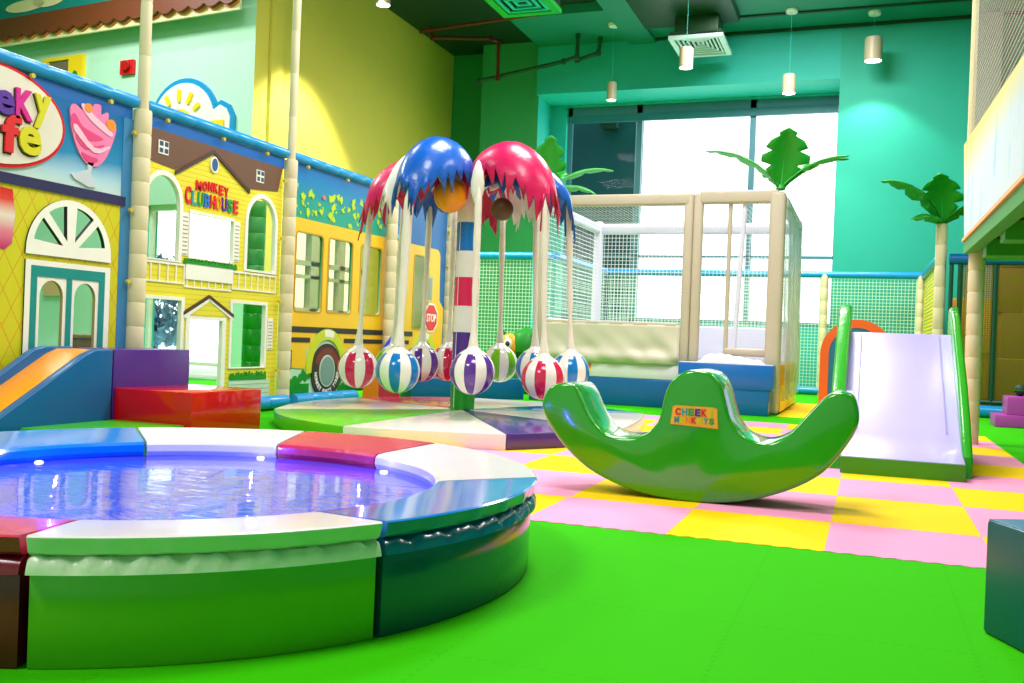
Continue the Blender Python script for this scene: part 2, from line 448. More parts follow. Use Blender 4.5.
for k in range(1, 6):
    q = .075*k; ring(mb, gx0+.05+q, gy0+.05+q*1.2, gx1-.05-q, gy1-.05-q*1.2, .028, 6.31+.012*k, 6.34+.012*k, GR)
mb.build('louvres', t)
mb = MB(); mb.box((gx0+.02, gy0+.02, 6.40), (gx1-.02, gy1-.02, 6.43), DUCT); mb.build('grille_back', t)

GPAN = mat('vent_green', '#18B83C', .5)
t = thing('ceiling_vent', (-5.2, 14.2, 5.97), 'bright green square ceiling vent above the red pipe', 'vent')
mb = MB(); ring(mb, -5.72, 13.6, -4.75, 14.55, .12, 5.97, 6.04, GPAN); mb.build('vent_frame', t)
mb = MB()
for k in range(3): ring(mb, -5.58+.11*k, 13.74+.11*k, -4.89-.11*k, 14.41-.11*k, .05, 5.985+.01*k, 6.01+.01*k, W_AQUA)
mb.build('louvres', t)
mb = MB(); mb.box((-5.7, 13.62, 6.04), (-4.77, 14.53, 7.05), C_DARK); mb.build('vent_box', t)

RPIPE = mat('pipe_red', '#6E1414', .4)
DPIPE = mat('pipe_green', '#0C4A30', .4)
def pipe(name, pts, r, m, label, joints=True):
    t = thing(name, pts[0], label, 'pipe')
    mb = MB()
    for a, b in zip(pts, pts[1:]): mb.tube([a, b], r, m, 10)
    mb.build('pipe_run', t)
    for p in pts:
        mb = MB(); mb.lathe([(0, -r*1.5), (r*1.1, -r*1.3), (r*1.5, 0), (r*1.1, r*1.3), (0, r*1.5)], m, 10, p); mb.build('joint', t)
pipe('sprinkler_pipe', [(-8.50, 17.6, 6.97), (-8.45, 17.6, 6.78), (-7.33, 18.0, 6.80), (-7.25, 18.2, 6.80), (-7.24, 18.2, 6.06)], .035, RPIPE, 'red sprinkler pipe bending down in front of the green column')
pipe('sprinkler_pipe', [(-8.4, 17.0, 6.72), (-6.0, 17.0, 6.86), (-5.8, 17.0, 7.0)], .03, RPIPE, 'straight red pipe running under the dark soffit')
pipe('drain_pipe', [(-7.71, 18.3, 6.05), (-5.89, 18.3, 6.34), (-5.62, 18.3, 6.42), (-5.61, 18.3, 6.82)], .04, DPIPE, 'thin dark green pipe rising past the column under the soffit')
pipe('drain_pipe', [(-5.70, 18.6, 6.44), (-5.27, 18.6, 6.56), (-5.24, 18.6, 6.82)], .04, DPIPE, 'short dark green pipe bend right of the column by the beam')

# pendants
LAMP = mat('lamp_glow', '#FFFFFF', .3, emit='#FFF4F0', estr=9)
LBODY = mat('lamp_body', '#B9A98C', .4)
def pendant(x, y, z, label, r=.115, h=.34, e=60, spot=1.9, top=None):
    t = thing('pendant_light', (x, y, z), label, 'lamp', 'cylinder pendant lights')
    mb = MB(); mb.lathe([(r*.95, .004), (r, 0), (r, h-.02), (r*.9, h), (0, h)], LBODY, 24, (x, y, z)); mb.build('lamp_housing', t)
    mb = MB(); mb.lathe([(0, .0), (r*.5, -.012), (r*.94, .004)], LAMP, 24, (x, y, z)); mb.build('lamp_lens', t)
    mb = MB()
    mb.tube([(x, y, z+h), (x, y, top or (6.88 if x > -6.6 and y > 17.2 else 7.42 if x > -4.9 else 7.06))], .004, W_BAY, 6); mb.build('suspension_rod', t)
    mb = MB(); mb.lathe([(0, 0), (.10, 0), (.11, .03), (.11, .06), (0, .06)], WHITE, 18, (x, y, top or (6.82 if x > -6.6 and y > 17.2 else 6.99 if x < -4.93 else 7.42))); mb.build('ceiling_rose', t)
    ld = bpy.data.lights.new('pendant_beam', 'SPOT'); ld.energy = e; ld.spot_size = spot; ld.spot_blend = .35; ld.shadow_soft_size = .1; ld.color = (1, .96, .88)
    lo = bpy.data.objects.new('pendant_beam', ld); COL.objects.link(lo); lo.location = (x, y, z-.03)
    return t
pendant(-4.78, 17.9, 5.42, 'small cylinder pendant light beside the top left window pane', r=.09, e=170)
pendant(-3.06, 16.2, 5.46, 'cylinder pendant light hanging just below the square air grille', e=170, top=6.66)
pendant(-1.52, 17.9, 5.38, 'cylinder pendant light in front of the right window pane top', e=170)
pendant(-.13, 18.35, 6.0, 'large cylinder pendant light by the teal wall right of the window', r=.15, h=.42, e=210, top=6.82)
pendant(-7.62, 14.0, 6.15, 'cylinder pendant light by the yellow wall, left of the dark soffit', e=40)
pendant(-7.5, 13.55, 6.6, 'cylinder pendant light close to the yellow wall lighting it from above', e=2600, spot=1.5)

# mint wall decoration
AWN = mat('awning_brown', '#6E3414', .5); AWO = mat('awning_orange', '#E0701E', .5); AWC = mat('awning_cream', '#EBD9A8', .5)
t = thing('shop_awning', FM(-3, 5.6, .5), 'brown awning with orange scalloped edge and cream border high on the mint wall', 'awning')
FAW = lambda s, t, d: FM(s, t, d)
mb = MB(); mb.prism([rect(-8.4, 5.98, -.05, 6.5)], .1, .30, mat('awning_teal', '#11857C', .5), FAW); mb.build('fascia', t)
bot = []
n = 26
for k in range(n):
    a = -.05-(8.35/n)*k
    bot += [(a-(8.35/n)*u, 5.66+.07*math.sin(PI*u)*-1+.05) for u in (0, .25, .5, .75)]
lp = [(-8.4, 5.98), (-.05, 5.98)][::1]
mb = MB(); mb.prism([[( -.05, 6.0), (-8.4, 6.0)] + [p for p in bot[::-1]]], .34, .40, AWN, FAW); mb.build('valance', t)
mb = MB(); mb.prism([[( -.05, 5.8), (-8.4, 5.8)] + [(p[0], p[1]-.03) for p in bot[::-1]]], .31, .34, AWO, FAW); mb.build('scallop_trim', t)
mb = MB(); mb.prism([rect(-8.4, 5.57, -.05, 5.8)], .27, .31, AWC, FAW); mb.build('border', t)
mb = MB()
for c in ((-4.9, 6.2, .5, .1), (-4.3, 6.24, .4, .12), (-3.4, 6.3, .3, .06)): mb.prism([ellipse(*c)], .29, .32, AWC, FAW)
mb.build('cloud_print', t)

t = thing('fire_strobe', FM(-2.68, 4.86, 0), 'small red fire alarm box on the mint wall above the first panel', 'alarm')
mb = MB(); mb.prism([rect(-2.83, 4.9, -2.53, 5.13)], 0, .06, V_RED, FM); mb.build('housing', t)
mb = MB(); mb.prism([ellipse(-2.66, 5.03, .08, .08, 16)], .06, .12, mat('alarm_lens', '#B01010', .2), FM); mb.build('lens', t)

t = thing('wall_picture', FM(-4.2, 4.8, 0), 'yellow framed picture on the mint wall behind the blue rail', 'picture')
mb = MB(); mb.prism([rect(-4.75, 4.75, -3.72, 5.34), rect(-4.6, 4.8, -4.08, 5.28)], 0, .06, V_YELLOW, FM); mb.build('picture_frame', t)
mb = MB(); mb.prism([rect(-4.6, 4.8, -4.08, 5.28)], 0, .03, mat('picture_brown', '#7A6A58', .5), FM); mb.build('picture_panel', t)
mb = MB(); mb.prism([ellipse(-3.9, 4.98, .06, .09, 12)], .06, .075, V_DGREEN, FM); mb.build('leaf_print', t)

SUNB = mat('sign_blue', '#1590CC', .35)
t = thing('sun_sign', FM(-1.2, 3.8, 0), 'white cloud shaped sign with blue rim and yellow half sun on the mint wall', 'sign')
def sun_outline(g):
    return [(-2.05-g, 3.5), (-.42+g, 3.5), (-.40+g, 4.05), (-.48+g*.7, 4.18+g*.7), (-.6, 4.24+g), (-.72, 4.18+g)] + arc(-1.38, 3.98, .66+g, .66+g, 18, 160, 16) + [(-2.05-g, 4.05)]
mb = MB(); mb.prism([sun_outline(.08)], .0, .05, SUNB, FM); mb.build('sign_rim', t)
mb = MB(); mb.prism([sun_outline(0)], .05, .07, WHITE, FM); mb.build('sign_board', t)
mb = MB()
mb.prism([arc(-1.45, 3.95, .32, .28, 0, 180, 14)+arc(-1.45, 3.93, .18, .16, 180, 0, 10)], .07, .10, V_YELLOW, FM)
for w, l in ((150, .1), (120, .15), (90, .17), (62, .16), (36, .13)):
    c, s = math.cos(math.radians(w)), math.sin(math.radians(w)); a = .38
    o = (-1.45+c*(a+l/2)*1.05, 3.98+s*(a+l/2)); 
    mb.prism([[(o[0]+c*l*.6*u[0]-s*.035*u[1], o[1]+s*l*.6*u[0]+c*.035*u[1]) for u in ((-1, -.7), (-.3, -1), (.8, -1), (1, 0), (.8, 1), (-.3, 1), (-1, .7))]], .07, .10, V_YELLOW, FM)
mb.build('sun', t)
mb = MB(); mb.prism([rect(-.78, 3.86, -.5, 4.0)], .07, .1, V_YELLOW, FM); mb.build('sun_ray_bar', t)

t = thing('poster', FM(-4.2, 1.25, 0), 'orange framed poster on the mint wall seen through the play cafe door', 'poster')
mb = MB(); mb.prism([rect(-4.52, 1.25, -3.85, 2.15), rect(-4.4, 1.5, -4.0, 2.05)], 0, .05, mat('poster_orange', '#F0B088', .5), FM); mb.build('frame', t)
mb = MB(); mb.prism([rect(-4.4, 1.5, -4.0, 2.05)], 0, .03, mat('poster_lilac', '#E6E4F4', .4), FM); mb.build('print', t)

# ------------------------------------------------------------------ left play frame: panels, posts, rails
X0 = -5.7
FX = frame_x(X0)
def padded(mb, x, y, z0, z1, r, m, step=.2):
    prof = [(0, z0)]; z = z0; n = max(1, round((z1-z0)/step)); h = (z1-z0)/n
    for k in range(n):
        a = z0+k*h
        prof += [(r*.94, a), (r, a+.012), (r, a+h-.012), (r*.94, a+h)]
    prof.append((0, z1))
    mb.lathe(prof, m, 16, (x, y, 0))
def ties(t, pts):
    for y, z in pts:
        mb = MB(); mb.prism([ellipse(y, z, .018, .018, 8)], .03, .055, CABLE, FX); mb.build('cable_tie', t)

# posts
def post(x, y, z1, r, label, pole=0, m=None, name='padded_post', z0=0, group=None):
    t = thing(name, (x, y, z0), label, 'post', group)
    mb = MB(); padded(mb, x, y, z0, z1, r, m or P_CREAM); mb.build('foam_sleeve', t)
    if pole:
        mb = MB(); padded(mb, x, y, z1, pole, r*.62, P_CREAM if m is None else m, .45); mb.build('upper_pole', t)
    return t
post(X0+.03, 6.40, 2.562, .075, 'tall cream padded post between the cafe panel and the clubhouse panel', pole=7.45)
post(X0+.03, 8.58, 2.562, .07, 'tall cream padded post between the clubhouse panel and the bus panel', pole=7.45)
post(X0+.10, 10.74, 2.562, .07, 'cream padded post standing in front of the yellow bus panel')
post(X0+.03, 12.68, 2.562, .075, 'cream padded post at the far end of the bus panel past the stop sign')
def rail(y0, y1, z, r, label, x=X0, name='padded_rail', m=None):
    mb = MB(); n = max(2, int((y1-y0)/.28)); pts = []; rs = []
    for k in range(n+1):
        y = y0+(y1-y0)*k/n
        if 0 < k < n: pts += [(x, y-.012, z), (x, y, z), (x, y+.012, z)]; rs += [r, r*.93, r]
        else: pts.append((x, y, z)); rs.append(r)
    mb.tube(pts, rs, m or PAD_BLUE, 16)
    return mb.build(name, None, label, 'rail')
rail(3.6, 6.34, 2.62, .052, 'blue padded rail along the top of the cafe panel')
rail(6.46, 8.52, 2.62, .052, 'blue padded rail along the top of the clubhouse panel')
rail(8.64, 10.71, 2.62, .052, 'blue padded rail above the left half of the bus panel')
rail(10.77, 12.64, 2.62, .052, 'blue padded rail above the right half of the bus panel')
rail(7.5, 8.52, .075, .072, 'blue padded tube on the floor below the clubhouse panel', x=X0+.10)
rail(8.66, 9.93, .075, .072, 'blue padded tube on the floor below the bus wheel', x=X0+.10)

def D(mb, loops, m, d=.012, d0=.0): mb.prism(loops, d0, d, m, FX)
def part(t, name, loops, m, d=.012, d0=0.0, label=None):
    mb = MB()
    for l in loops: mb.prism(l, d0, d, m, FX)
    return mb.build(name, t, label)

# ---- cafe panel
t = thing('cafe_panel', (X0, 5.2, .1), 'cafe play panel with oval sign, ice cream sundae, fan window and teal double door', 'play panel')
UP = ramp_mat('cafe_sky', [(0, '#CFE3D2'), (.18, '#A8CCDC'), (.38, '#1C86B8'), (.62, '#0C74A8'), (1, '#0A5FA0')], 2, 1.73, 2.45, noise=.06)
mb = MB(); mb.prism([rect(3.7, 1.83, 6.22, 2.47)], -.03, 0, UP, FX); mb.build('sky_board', t)
part(t, 'top_band', [[rect(3.7, 2.47, 6.32, 2.57)]], mat('print_blue', '#0B5FB0', .4), .0, -.03)
part(t, 'edge_strip', [[rect(6.22, .12, 6.33, 2.47)]], mat('print_slate_blue', '#3A7FB4', .45), .004, -.03)
part(t, 'navy_band', [[rect(3.7, 1.755, 6.26, 1.83)]], V_NAVY, .015, -.03)
# lattice board with openings
m, nt, bs = base_mat('lattice_print')
tc = nt.nodes.new('ShaderNodeTexCoord'); sp = nt.nodes.new('ShaderNodeSeparateXYZ'); nt.links.new(tc.outputs['Object'], sp.inputs[0])
fac = None
for sg in (1, -1):
    a = nt.nodes.new('ShaderNodeMath'); a.operation = 'MULTIPLY'; a.inputs[1].default_value = 1.75*sg; nt.links.new(sp.outputs[1], a.inputs[0])
    b = nt.nodes.new('ShaderNodeMath'); b.operation = 'ADD'; nt.links.new(a.outputs[0], b.inputs[0]); nt.links.new(sp.outputs[2], b.inputs[1])
    c = nt.nodes.new('ShaderNodeMath'); c.operation = 'DIVIDE'; c.inputs[1].default_value = .26; nt.links.new(b.outputs[0], c.inputs[0])
    d = nt.nodes.new('ShaderNodeMath'); d.operation = 'FRACT'; nt.links.new(c.outputs[0], d.inputs[0])
    e = nt.nodes.new('ShaderNodeMath'); e.operation = 'LESS_THAN'; e.inputs[1].default_value = .06; nt.links.new(d.outputs[0], e.inputs[0])
    if fac is None: fac = e
    else:
        g = nt.nodes.new('ShaderNodeMath'); g.operation = 'MAXIMUM'; nt.links.new(fac.outputs[0], g.inputs[0]); nt.links.new(e.outputs[0], g.inputs[1]); fac = g
mx = nt.nodes.new('ShaderNodeMix'); mx.data_type = 'RGBA'; mx.inputs[6].default_value = lin('#D2C81A'); mx.inputs[7].default_value = lin('#D29A16')
nt.links.new(fac.outputs[0], mx.inputs[0]); nt.links.new(mx.outputs[2], bs.inputs['Base Color']); bs.inputs['Roughness'].default_value = .4
LATT = m
fan_out = arc(5.71, 1.31, .40, .39, 0, 180, 20)
mb = MB(); mb.prism([rect(3.7, .12, 6.22, 1.755), fan_out, rect(5.32, .14, 6.11, 1.235)], -.03, 0, LATT, FX); mb.build('lattice_board', t)
def sector(a0, a1, r0, r1, cx, cy, k=1.0): return arc(cx, cy, r1, r1*.97*k, a0, a1, 8)+([(cx+r0*math.cos(math.radians((a0+a1)/2)), cy+r0*math.sin(math.radians((a0+a1)/2)))] if r0 < .1 else arc(cx, cy, r0, r0, a1, a0, 6))
mb = MB()
fo = [(5.295, 1.285), (6.125, 1.285)]+arc(5.71, 1.31, .415, .41, 0, 180, 24)
holes = [sector(9, 42, .06, .33, 5.73, 1.345), sector(52, 84, .06, .33, 5.725, 1.35), sector(96, 128, .06, .33, 5.695, 1.35), sector(138, 171, .06, .33, 5.69, 1.345)]
mb.prism([fo]+holes, -.02, .014, WHITE, FX, side=BLACK); fw = mb.build('fan_window', t)
GLZ = glass_mat('clear_vinyl', '#F4FAF6', .03, .05)
mb = MB(); mb.prism([arc(5.71, 1.335, .36, .35, 2, 178, 20)], -.028, -.024, GLZ, FX); mb.build('pane', fw)
TEALP = mat('print_teal', '#0A8A86', .4)
mb = MB(); mb.prism([rect(5.30, .125, 6.125, 1.245), rect(5.35, .13, 6.07, 1.205)], -.02, .012, WHITE, FX, side=BLACK); mb.build('door_surround', t)
mb = MB(); mb.prism([rect(5.35, .13, 6.07, 1.205), rect(5.407, .135, 5.687, 1.128), rect(5.736, .135, 6.012, 1.128)], -.02, .014, TEALP, FX); df = mb.build('door_frame', t)
for a, c in ((5.407, 5.687), (5.736, 6.012)):
    mb = MB(); mb.prism([rect(a, .135, c, 1.128), archloop(a+.03, .2, c-.03, 1.105)], -.02, .008, WHITE, FX, side=mat('print_tan', '#B98E5C', .5)); dl = mb.build('door_leaf', t)
    mb = MB(); mb.prism([rect(a+.02, .19, c-.02, 1.115)], -.016, -.012, GLZ, FX); mb.build('pane', dl)
# oval sign
part(t, 'sign_rim', [[ellipse(4.98, 2.215, .625, .36, 48)]], V_RED, .02)
mb = MB(); mb.prism([ellipse(4.98, 2.215, .595, .335, 48)], .0, .028, mat('print_bone', '#E4DAC8', .4), FX); sb = mb.build('sign_board', t)
LET = {'P': mat('print_violet', '#5A2A98', .4), 'M': mat('print_magenta', '#D6148C', .4), 'Y': mat('print_lime_yellow', '#D6CC14', .4), 'R': mat('print_red', '#DC1C20', .4),
       'B': mat('print_mid_blue', '#1C6CC8', .4), 'G': mat('print_mid_green', '#2C9C4C', .4), 'O': mat('print_orange', '#F08A1C', .4), 'T': mat('print_teal_letter', '#3C9CA4', .4)}
for ch, c, bx in (('C', 'R', (4.42, 2.2, 4.6, 2.42)), ('h', 'B', (4.61, 2.2, 4.74, 2.42)), ('e', 'G', (4.75, 2.2, 4.89, 2.36)), ('e', 'P', (4.96, 2.22, 5.125, 2.385)), ('K', 'M', (5.135, 2.215, 5.285, 2.43)), ('y', 'Y', (5.295, 2.185, 5.44, 2.43)),
                  ('C', 'P', (4.62, 1.98, 4.79, 2.19)), ('a', 'B', (4.81, 1.98, 4.95, 2.14)), ('f', 'R', (5.03, 1.965, 5.19, 2.235)), ('e', 'Y', (5.175, 1.98, 5.365, 2.185))):
    mb = MB(); mb.text(ch, (bx[0]-.008, bx[1]-.012, bx[2]-.002, bx[3]-.008), BLACK, FX, .028, .034, .03)
    mb.text(ch, bx, LET[c], FX, .028, .05, .03); mb.build('letter', t, 'cut-out letter of the oval sign')
# sundae
PK = mat('print_pink', '#F07CAC', .4); PK2 = mat('print_deep_pink', '#E0407C', .4); PK3 = mat('print_pale_pink', '#F8BCD0', .4)
cup = smooth_closed([(5.66, 2.36), (5.68, 2.25), (5.74, 2.12), (5.83, 2.03), (5.94, 2.02), (6.03, 2.10), (6.10, 2.24), (6.13, 2.36), (6.05, 2.36), (6.04, 2.46), (5.97, 2.43), (5.96, 2.50), (5.89, 2.49), (5.86, 2.41), (5.78, 2.42), (5.7, 2.45), (5.66, 2.42)])
mb = MB(); mb.prism([[(p[0], p[1]) for p in cup]], 0, .012, PK, FX); su = mb.build('sundae_print', t)
mb = MB(); kk_ = 0
for l, m_ in (([(5.66, 2.33), (5.72, 2.24), (5.86, 2.2), (6.0, 2.24), (5.9, 2.27), (5.78, 2.3), (5.7, 2.38)], PK2), ([(5.72, 2.2), (5.82, 2.13), (5.98, 2.17), (6.0, 2.2), (5.88, 2.17), (5.75, 2.24)], PK2),
              ([(5.78, 2.1), (5.84, 2.04), (5.93, 2.05), (5.94, 2.08), (5.85, 2.09)], PK2), ([(5.76, 2.45), (5.86, 2.36), (6.06, 2.28), (6.08, 2.32), (5.9, 2.4), (5.8, 2.47)], PK3), ([(5.7, 2.25), (5.9, 2.12), (6.04, 2.17), (6.06, 2.2), (5.9, 2.16), (5.72, 2.3)], PK3)):
    kk_ += 1; mb.prism([smooth_closed(l, 3)], .010, .0125+.0012*kk_, m_, FX)
mb.build('swirl', su)
mb = MB(); mb.prism([ellipse(6.07, 2.37, .05, .045, 12)], .012, .021, LET['O'], FX); mb.build('fruit', su)
mb = MB(); mb.prism([ellipse(5.83, 2.45, .04, .035, 12)], .012, .021, LET['O'], FX); mb.build('fruit', su)
mb = MB(); GLS = mat('print_glass_grey', '#C8CCD4', .3)
mb.prism([[(5.85, 2.04), (5.91, 2.04), (5.88, 1.96), (5.91, 1.91), (5.94, 1.855), (5.86, 1.85), (5.72, 1.89), (5.69, 1.92), (5.78, 1.95), (5.85, 1.98)]], 0, .012, GLS, FX); mb.build('glass_foot', su)
part(t, 'drape_print', [[[(4.7, 1.32), (5.12, 1.295), (5.18, 1.34), (5.2, 1.55), (5.17, 1.72), (4.7, 1.74)]]], ramp_mat('drape_blend', [(0, '#C41468'), (.3, '#E08090'), (.55, '#E8D8C8'), (.8, '#E04030'), (1, '#D01818')], 2, 1.2, 1.63), .006)
ties(t, [(5.27, 2.545), (6.03, 2.545), (6.30, 2.36), (6.29, 1.73), (6.29, 1.15)])

# ---- clubhouse panel
t = thing('clubhouse_panel', (X0, 7.5, .1), 'yellow clubhouse play panel with brown roof, arched windows, balcony and coloured lettering', 'play panel')
m, nt, bs = base_mat('siding_print')
tc = nt.nodes.new('ShaderNodeTexCoord'); sp = nt.nodes.new('ShaderNodeSeparateXYZ'); nt.links.new(tc.outputs['Object'], sp.inputs[0])
c = nt.nodes.new('ShaderNodeMath'); c.operation = 'DIVIDE'; c.inputs[1].default_value = .045; nt.links.new(sp.outputs[2], c.inputs[0])
d = nt.nodes.new('ShaderNodeMath'); d.operation = 'FRACT'; nt.links.new(c.outputs[0], d.inputs[0])
e = nt.nodes.new('ShaderNodeMath'); e.operation = 'LESS_THAN'; e.inputs[1].default_value = .1; nt.links.new(d.outputs[0], e.inputs[0])
mx = nt.nodes.new('ShaderNodeMix'); mx.data_type = 'RGBA'; mx.inputs[6].default_value = lin('#E8D832'); mx.inputs[7].default_value = lin('#C6AE26')
nt.links.new(e.outputs[0], mx.inputs[0]); nt.links.new(mx.outputs[2], bs.inputs['Base Color']); bs.inputs['Roughness'].default_value = .4
SID = m
openings = {'al': archloop(6.50, 1.372, 6.925, 2.085), 'ar': archloop(7.915, 1.385, 8.375, 2.10), 'sq': rect(7.07, 1.425, 7.69, 1.815),
            'll': rect(6.52, .44, 6.99, 1.03), 'dr': rect(7.115, .125, 7.575, .868), 'lr': rect(7.72, .43, 8.255, 1.045)}
mb = MB(); mb.prism([rect(6.482, .12, 8.49, 2.47)]+list(openings.values()), -.03, 0, SID, FX, side=WHITE); mb.build('siding_board', t)
part(t, 'top_band', [[rect(6.482, 2.46, 8.50, 2.565)]], MATS['print_blue'], .004, -.03)
ROOF = mat('print_roof_brown', '#6A4630', .5)
mb = MB(); mb.prism([[(6.48, 2.19), (6.85, 2.16), (7.36, 2.40), (7.90, 2.16), (8.40, 2.21), (8.47, 2.46), (6.48, 2.46)]], 0, .006, ROOF, FX); mb.build('roof', t)
mb = MB()
for a, b in (((6.85, 2.115), (7.36, 2.392)), ((7.36, 2.392), (7.92, 2.115))):
    mb.prism([[(a[0], a[1]), (b[0], b[1]), (b[0], b[1]+.035), (a[0], a[1]+.035)]], 0, .016, mat('print_dark_brown', '#4A2E22', .5), FX)
mb.build('gable_edge', t)
mb = MB(); mb.prism([ellipse(7.37, 2.295, .055, .075, 20)], 0, .016, WHITE, FX); rw = mb.build('round_window', t)
mb = MB(); mb.prism([ellipse(7.37, 2.295, .04, .058, 20)], .016, .02, mat('print_window_blue', '#3C5C96', .3), FX); mb.build('pane', rw)
DKP = mat('print_pane', '#3C5468', .3)
for a, c_, b_, d_ in ((6.625, 6.75, 2.26, 2.375), (8.02, 8.145, 2.25, 2.37)):
    mb = MB(); mb.prism([rect(a, b_, c_, d_)], 0, .012, WHITE, FX); lw = mb.build('small_window', t)
    mb = MB(); h = (c_-a)/2; v = (d_-b_)/2
    for i in (0, 1):
        for j in (0, 1): mb.prism([rect(a+.012+h*i, b_+.012+v*j, a+h*(i+1)-.008, b_+v*(j+1)-.008)], .012, .015, DKP, FX)
    mb.build('pane', lw)
def ringframe(name, out, inn, m_=WHITE, d=.012):
    mb = MB(); mb.prism([out, inn], 0, d, m_, FX); f = mb.build(name, t); return f
for k, out in (('al', archloop(6.47, 1.36, 6.965, 2.13)), ('ar', archloop(7.875, 1.365, 8.415, 2.145))):
    f = ringframe('arch_frame', out, openings[k])
    o = openings[k]; mb = MB(); mb.prism([o], -.026, -.023, GLZ, FX); mb.build('pane', f)
f = ringframe('window_frame', rect(7.055, 1.41, 7.705, 1.84), openings['sq'])
f = ringframe('window_frame', rect(6.49, .42, 7.03, 1.06), openings['ll'])
mb = MB(); mb.prism([openings['ll']], -.026, -.023, GLZ, FX); mb.build('pane', f)
f = ringframe('window_frame', rect(7.69, .42, 8.29, 1.075), openings['lr'])
ringframe('door_frame', rect(7.06, .12, 7.63, .90), openings['dr'])
SLAT = ramp_mat('shutter_print', [(0, '#F0EEEA'), (1, '#F0EEEA')], 2, 0, 1)
def shutter(a, b_, c_, d_):
    mb = MB(); mb.prism([rect(a, b_, c_, d_)], 0, .006, WHITE, FX); s_ = mb.build('shutter', t)
    mb = MB(); n_ = int((d_-b_)/.035)
    for k in range(n_):
        z = b_+.01+k*(d_-b_-.02)/n_; mb.prism([rect(a+.012, z, c_-.012, z+.010)], .006, .009, mat('print_grey', '#A8A49C', .4), FX)
    mb.build('slat_print', s_)
shutter(6.965, 1.43, 7.05, 1.81); shutter(7.71, 1.44, 7.795, 1.82); shutter(8.31, .60, 8.40, .92)
mb = MB()
for a, c_ in ((6.48, 7.02), (7.70, 8.42)):
    mb.prism([rect(a, 1.335, c_, 1.352)], 0, .01, WHITE, FX); mb.prism([rect(a, 1.175, c_, 1.188)], 0, .01, WHITE, FX)
    n_ = int((c_-a)/.1)
    for k in range(n_+1):
        s_ = a+(c_-a-.012)*k/n_; mb.prism([rect(s_, 1.188, s_+.012, 1.335)], 0, .008, WHITE, FX)
for k in range(7): mb.prism([rect(7.05+.1*k, 1.16, 7.06+.1*k, 1.23)], 0, .008, WHITE, FX)
mb.prism([rect(7.02, 1.15, 7.70, 1.162)], 0, .008, WHITE, FX)
mb.build('balcony_rail', t)
def grass(a, c_, z, h, n_):
    out = [(a, z)]
    for k in range(n_):
        x = a+(c_-a)*k/n_; w_ = (c_-a)/n_
        out += [(x+w_*.1, z+h*.5), (x+w_*random.uniform(.2, .8), z+h*random.uniform(.8, 1.15)), (x+w_*.95, z+h*.35)]
    return out+[(c_, z)]
part(t, 'flower_box', [[rect(7.03, 1.225, 7.70, 1.37)]], WHITE, .014)
part(t, 'grass_print', [[grass(7.0, 7.76, 1.362, .055, 16)]], V_DGREEN, .018)
mb = MB(); mb.prism([[(7.04, .905), (7.66, .905), (7.36, 1.06)]], 0, .008, SID, FX); mb.build('porch_gable', t)
mb = MB()
for a, b in (((7.02, .905), (7.365, 1.07)), ((7.365, 1.07), (7.735, .905))):
    mb.prism([[a, b, (b[0], b[1]+.03), (a[0], a[1]+.03)]], 0, .018, MATS['print_dark_brown'], FX)
    mb.prism([[(a[0]+.02, a[1]-.03), (b[0], b[1]-.03), b, a]], 0, .014, WHITE, FX)
mb.build('porch_roof', t)
part(t, 'planter', [[rect(7.70, .125, 8.36, .31)]], mat('print_pale_mint', '#C4DEBC', .4), .012)
mb = MB()
for k in range(1, 4): mb.prism([rect(7.70, .125+.046*k, 8.36, .129+.046*k)], .012, .014, MATS['print_grey'], FX)
mb.build('plank_print', t)
part(t, 'grass_print', [[grass(7.71, 8.30, .31, .075, 14)]], V_DGREEN, .018)
# lettering, one part per letter
word = 'MONKEY'; y = 7.13
for k, ch in enumerate(word):
    w_ = .062 if ch != 'M' else .075; a = math.sin(PI*(k+.5)/6)*.02
    mb = MB(); mb.text(ch, (y, 2.025+a-.012*abs(k-2.5)*.2, y+w_, 2.11+a), LET['R'], FX, 0, .014, .035); mb.build('letter', t, 'red letter of the upper word'); y += w_+.016
word = 'CLUBHOUSE'; y = 6.99; cc = 'RYGBROGYR'; cl = ['R', 'T', 'G', 'B', 'R', 'O', 'P', 'G', 'R']
for k, ch in enumerate(word):
    mb = MB(); hh = .03 if ch == 'C' else 0
    mb.text(ch, (y, 1.89, y+.074, 2.015+hh), LET[cl[k]], FX, 0, .014, .03); mb.build('letter', t, 'coloured letter of the lower word'); y += .0855
ties(t, [(6.69, 2.545), (7.45, 2.545), (8.14, 2.545), (8.455, 2.33), (8.445, 1.74), (8.44, 1.1), (8.44, .4)])

# ---- bus panel
t = thing('bus_panel', (X0, 10.6, .1), 'yellow school bus play panel with see-through windows, wheel and red stop sign', 'play panel')
SKY = ramp_mat('bus_backdrop', [(0, '#B8DCC0'), (.25, '#B8DCC0'), (.70, '#0E9E78'), (.86, '#0C9684'), (.93, '#0B80B0'), (1, '#0B68B4')], 2, .02, 2.47, noise=.08)
wins = [rect(8.77, 1.02, 9.295, 1.85), rect(9.42, 1.03, 9.945, 1.85), rect(10.15, 1.04, 10.66, 1.85), rect(10.92, 1.04, 11.30, 1.86), rect(11.58, .9, 12.03, 1.87)]
def rr(l, r_=.05):
    (a, b), (c_, _), (_, d_), _ = l
    return arc(c_-r_, b+r_, r_, r_, -90, 0, 4)+arc(c_-r_, d_-r_, r_, r_, 0, 90, 4)+arc(a+r_, d_-r_, r_, r_, 90, 180, 4)+arc(a+r_, b+r_, r_, r_, 180, 270, 4)
wl = [rr(w_) for w_ in wins]
mb = MB(); mb.prism([rect(8.66, .12, 11.0, 2.57)]+wl[:3]+[rr(rect(10.92, 1.04, 10.999, 1.86), .01)], -.03, 0, SKY, FX)
SKY2 = mat('print_sky_blue', '#0C62A8', .4)
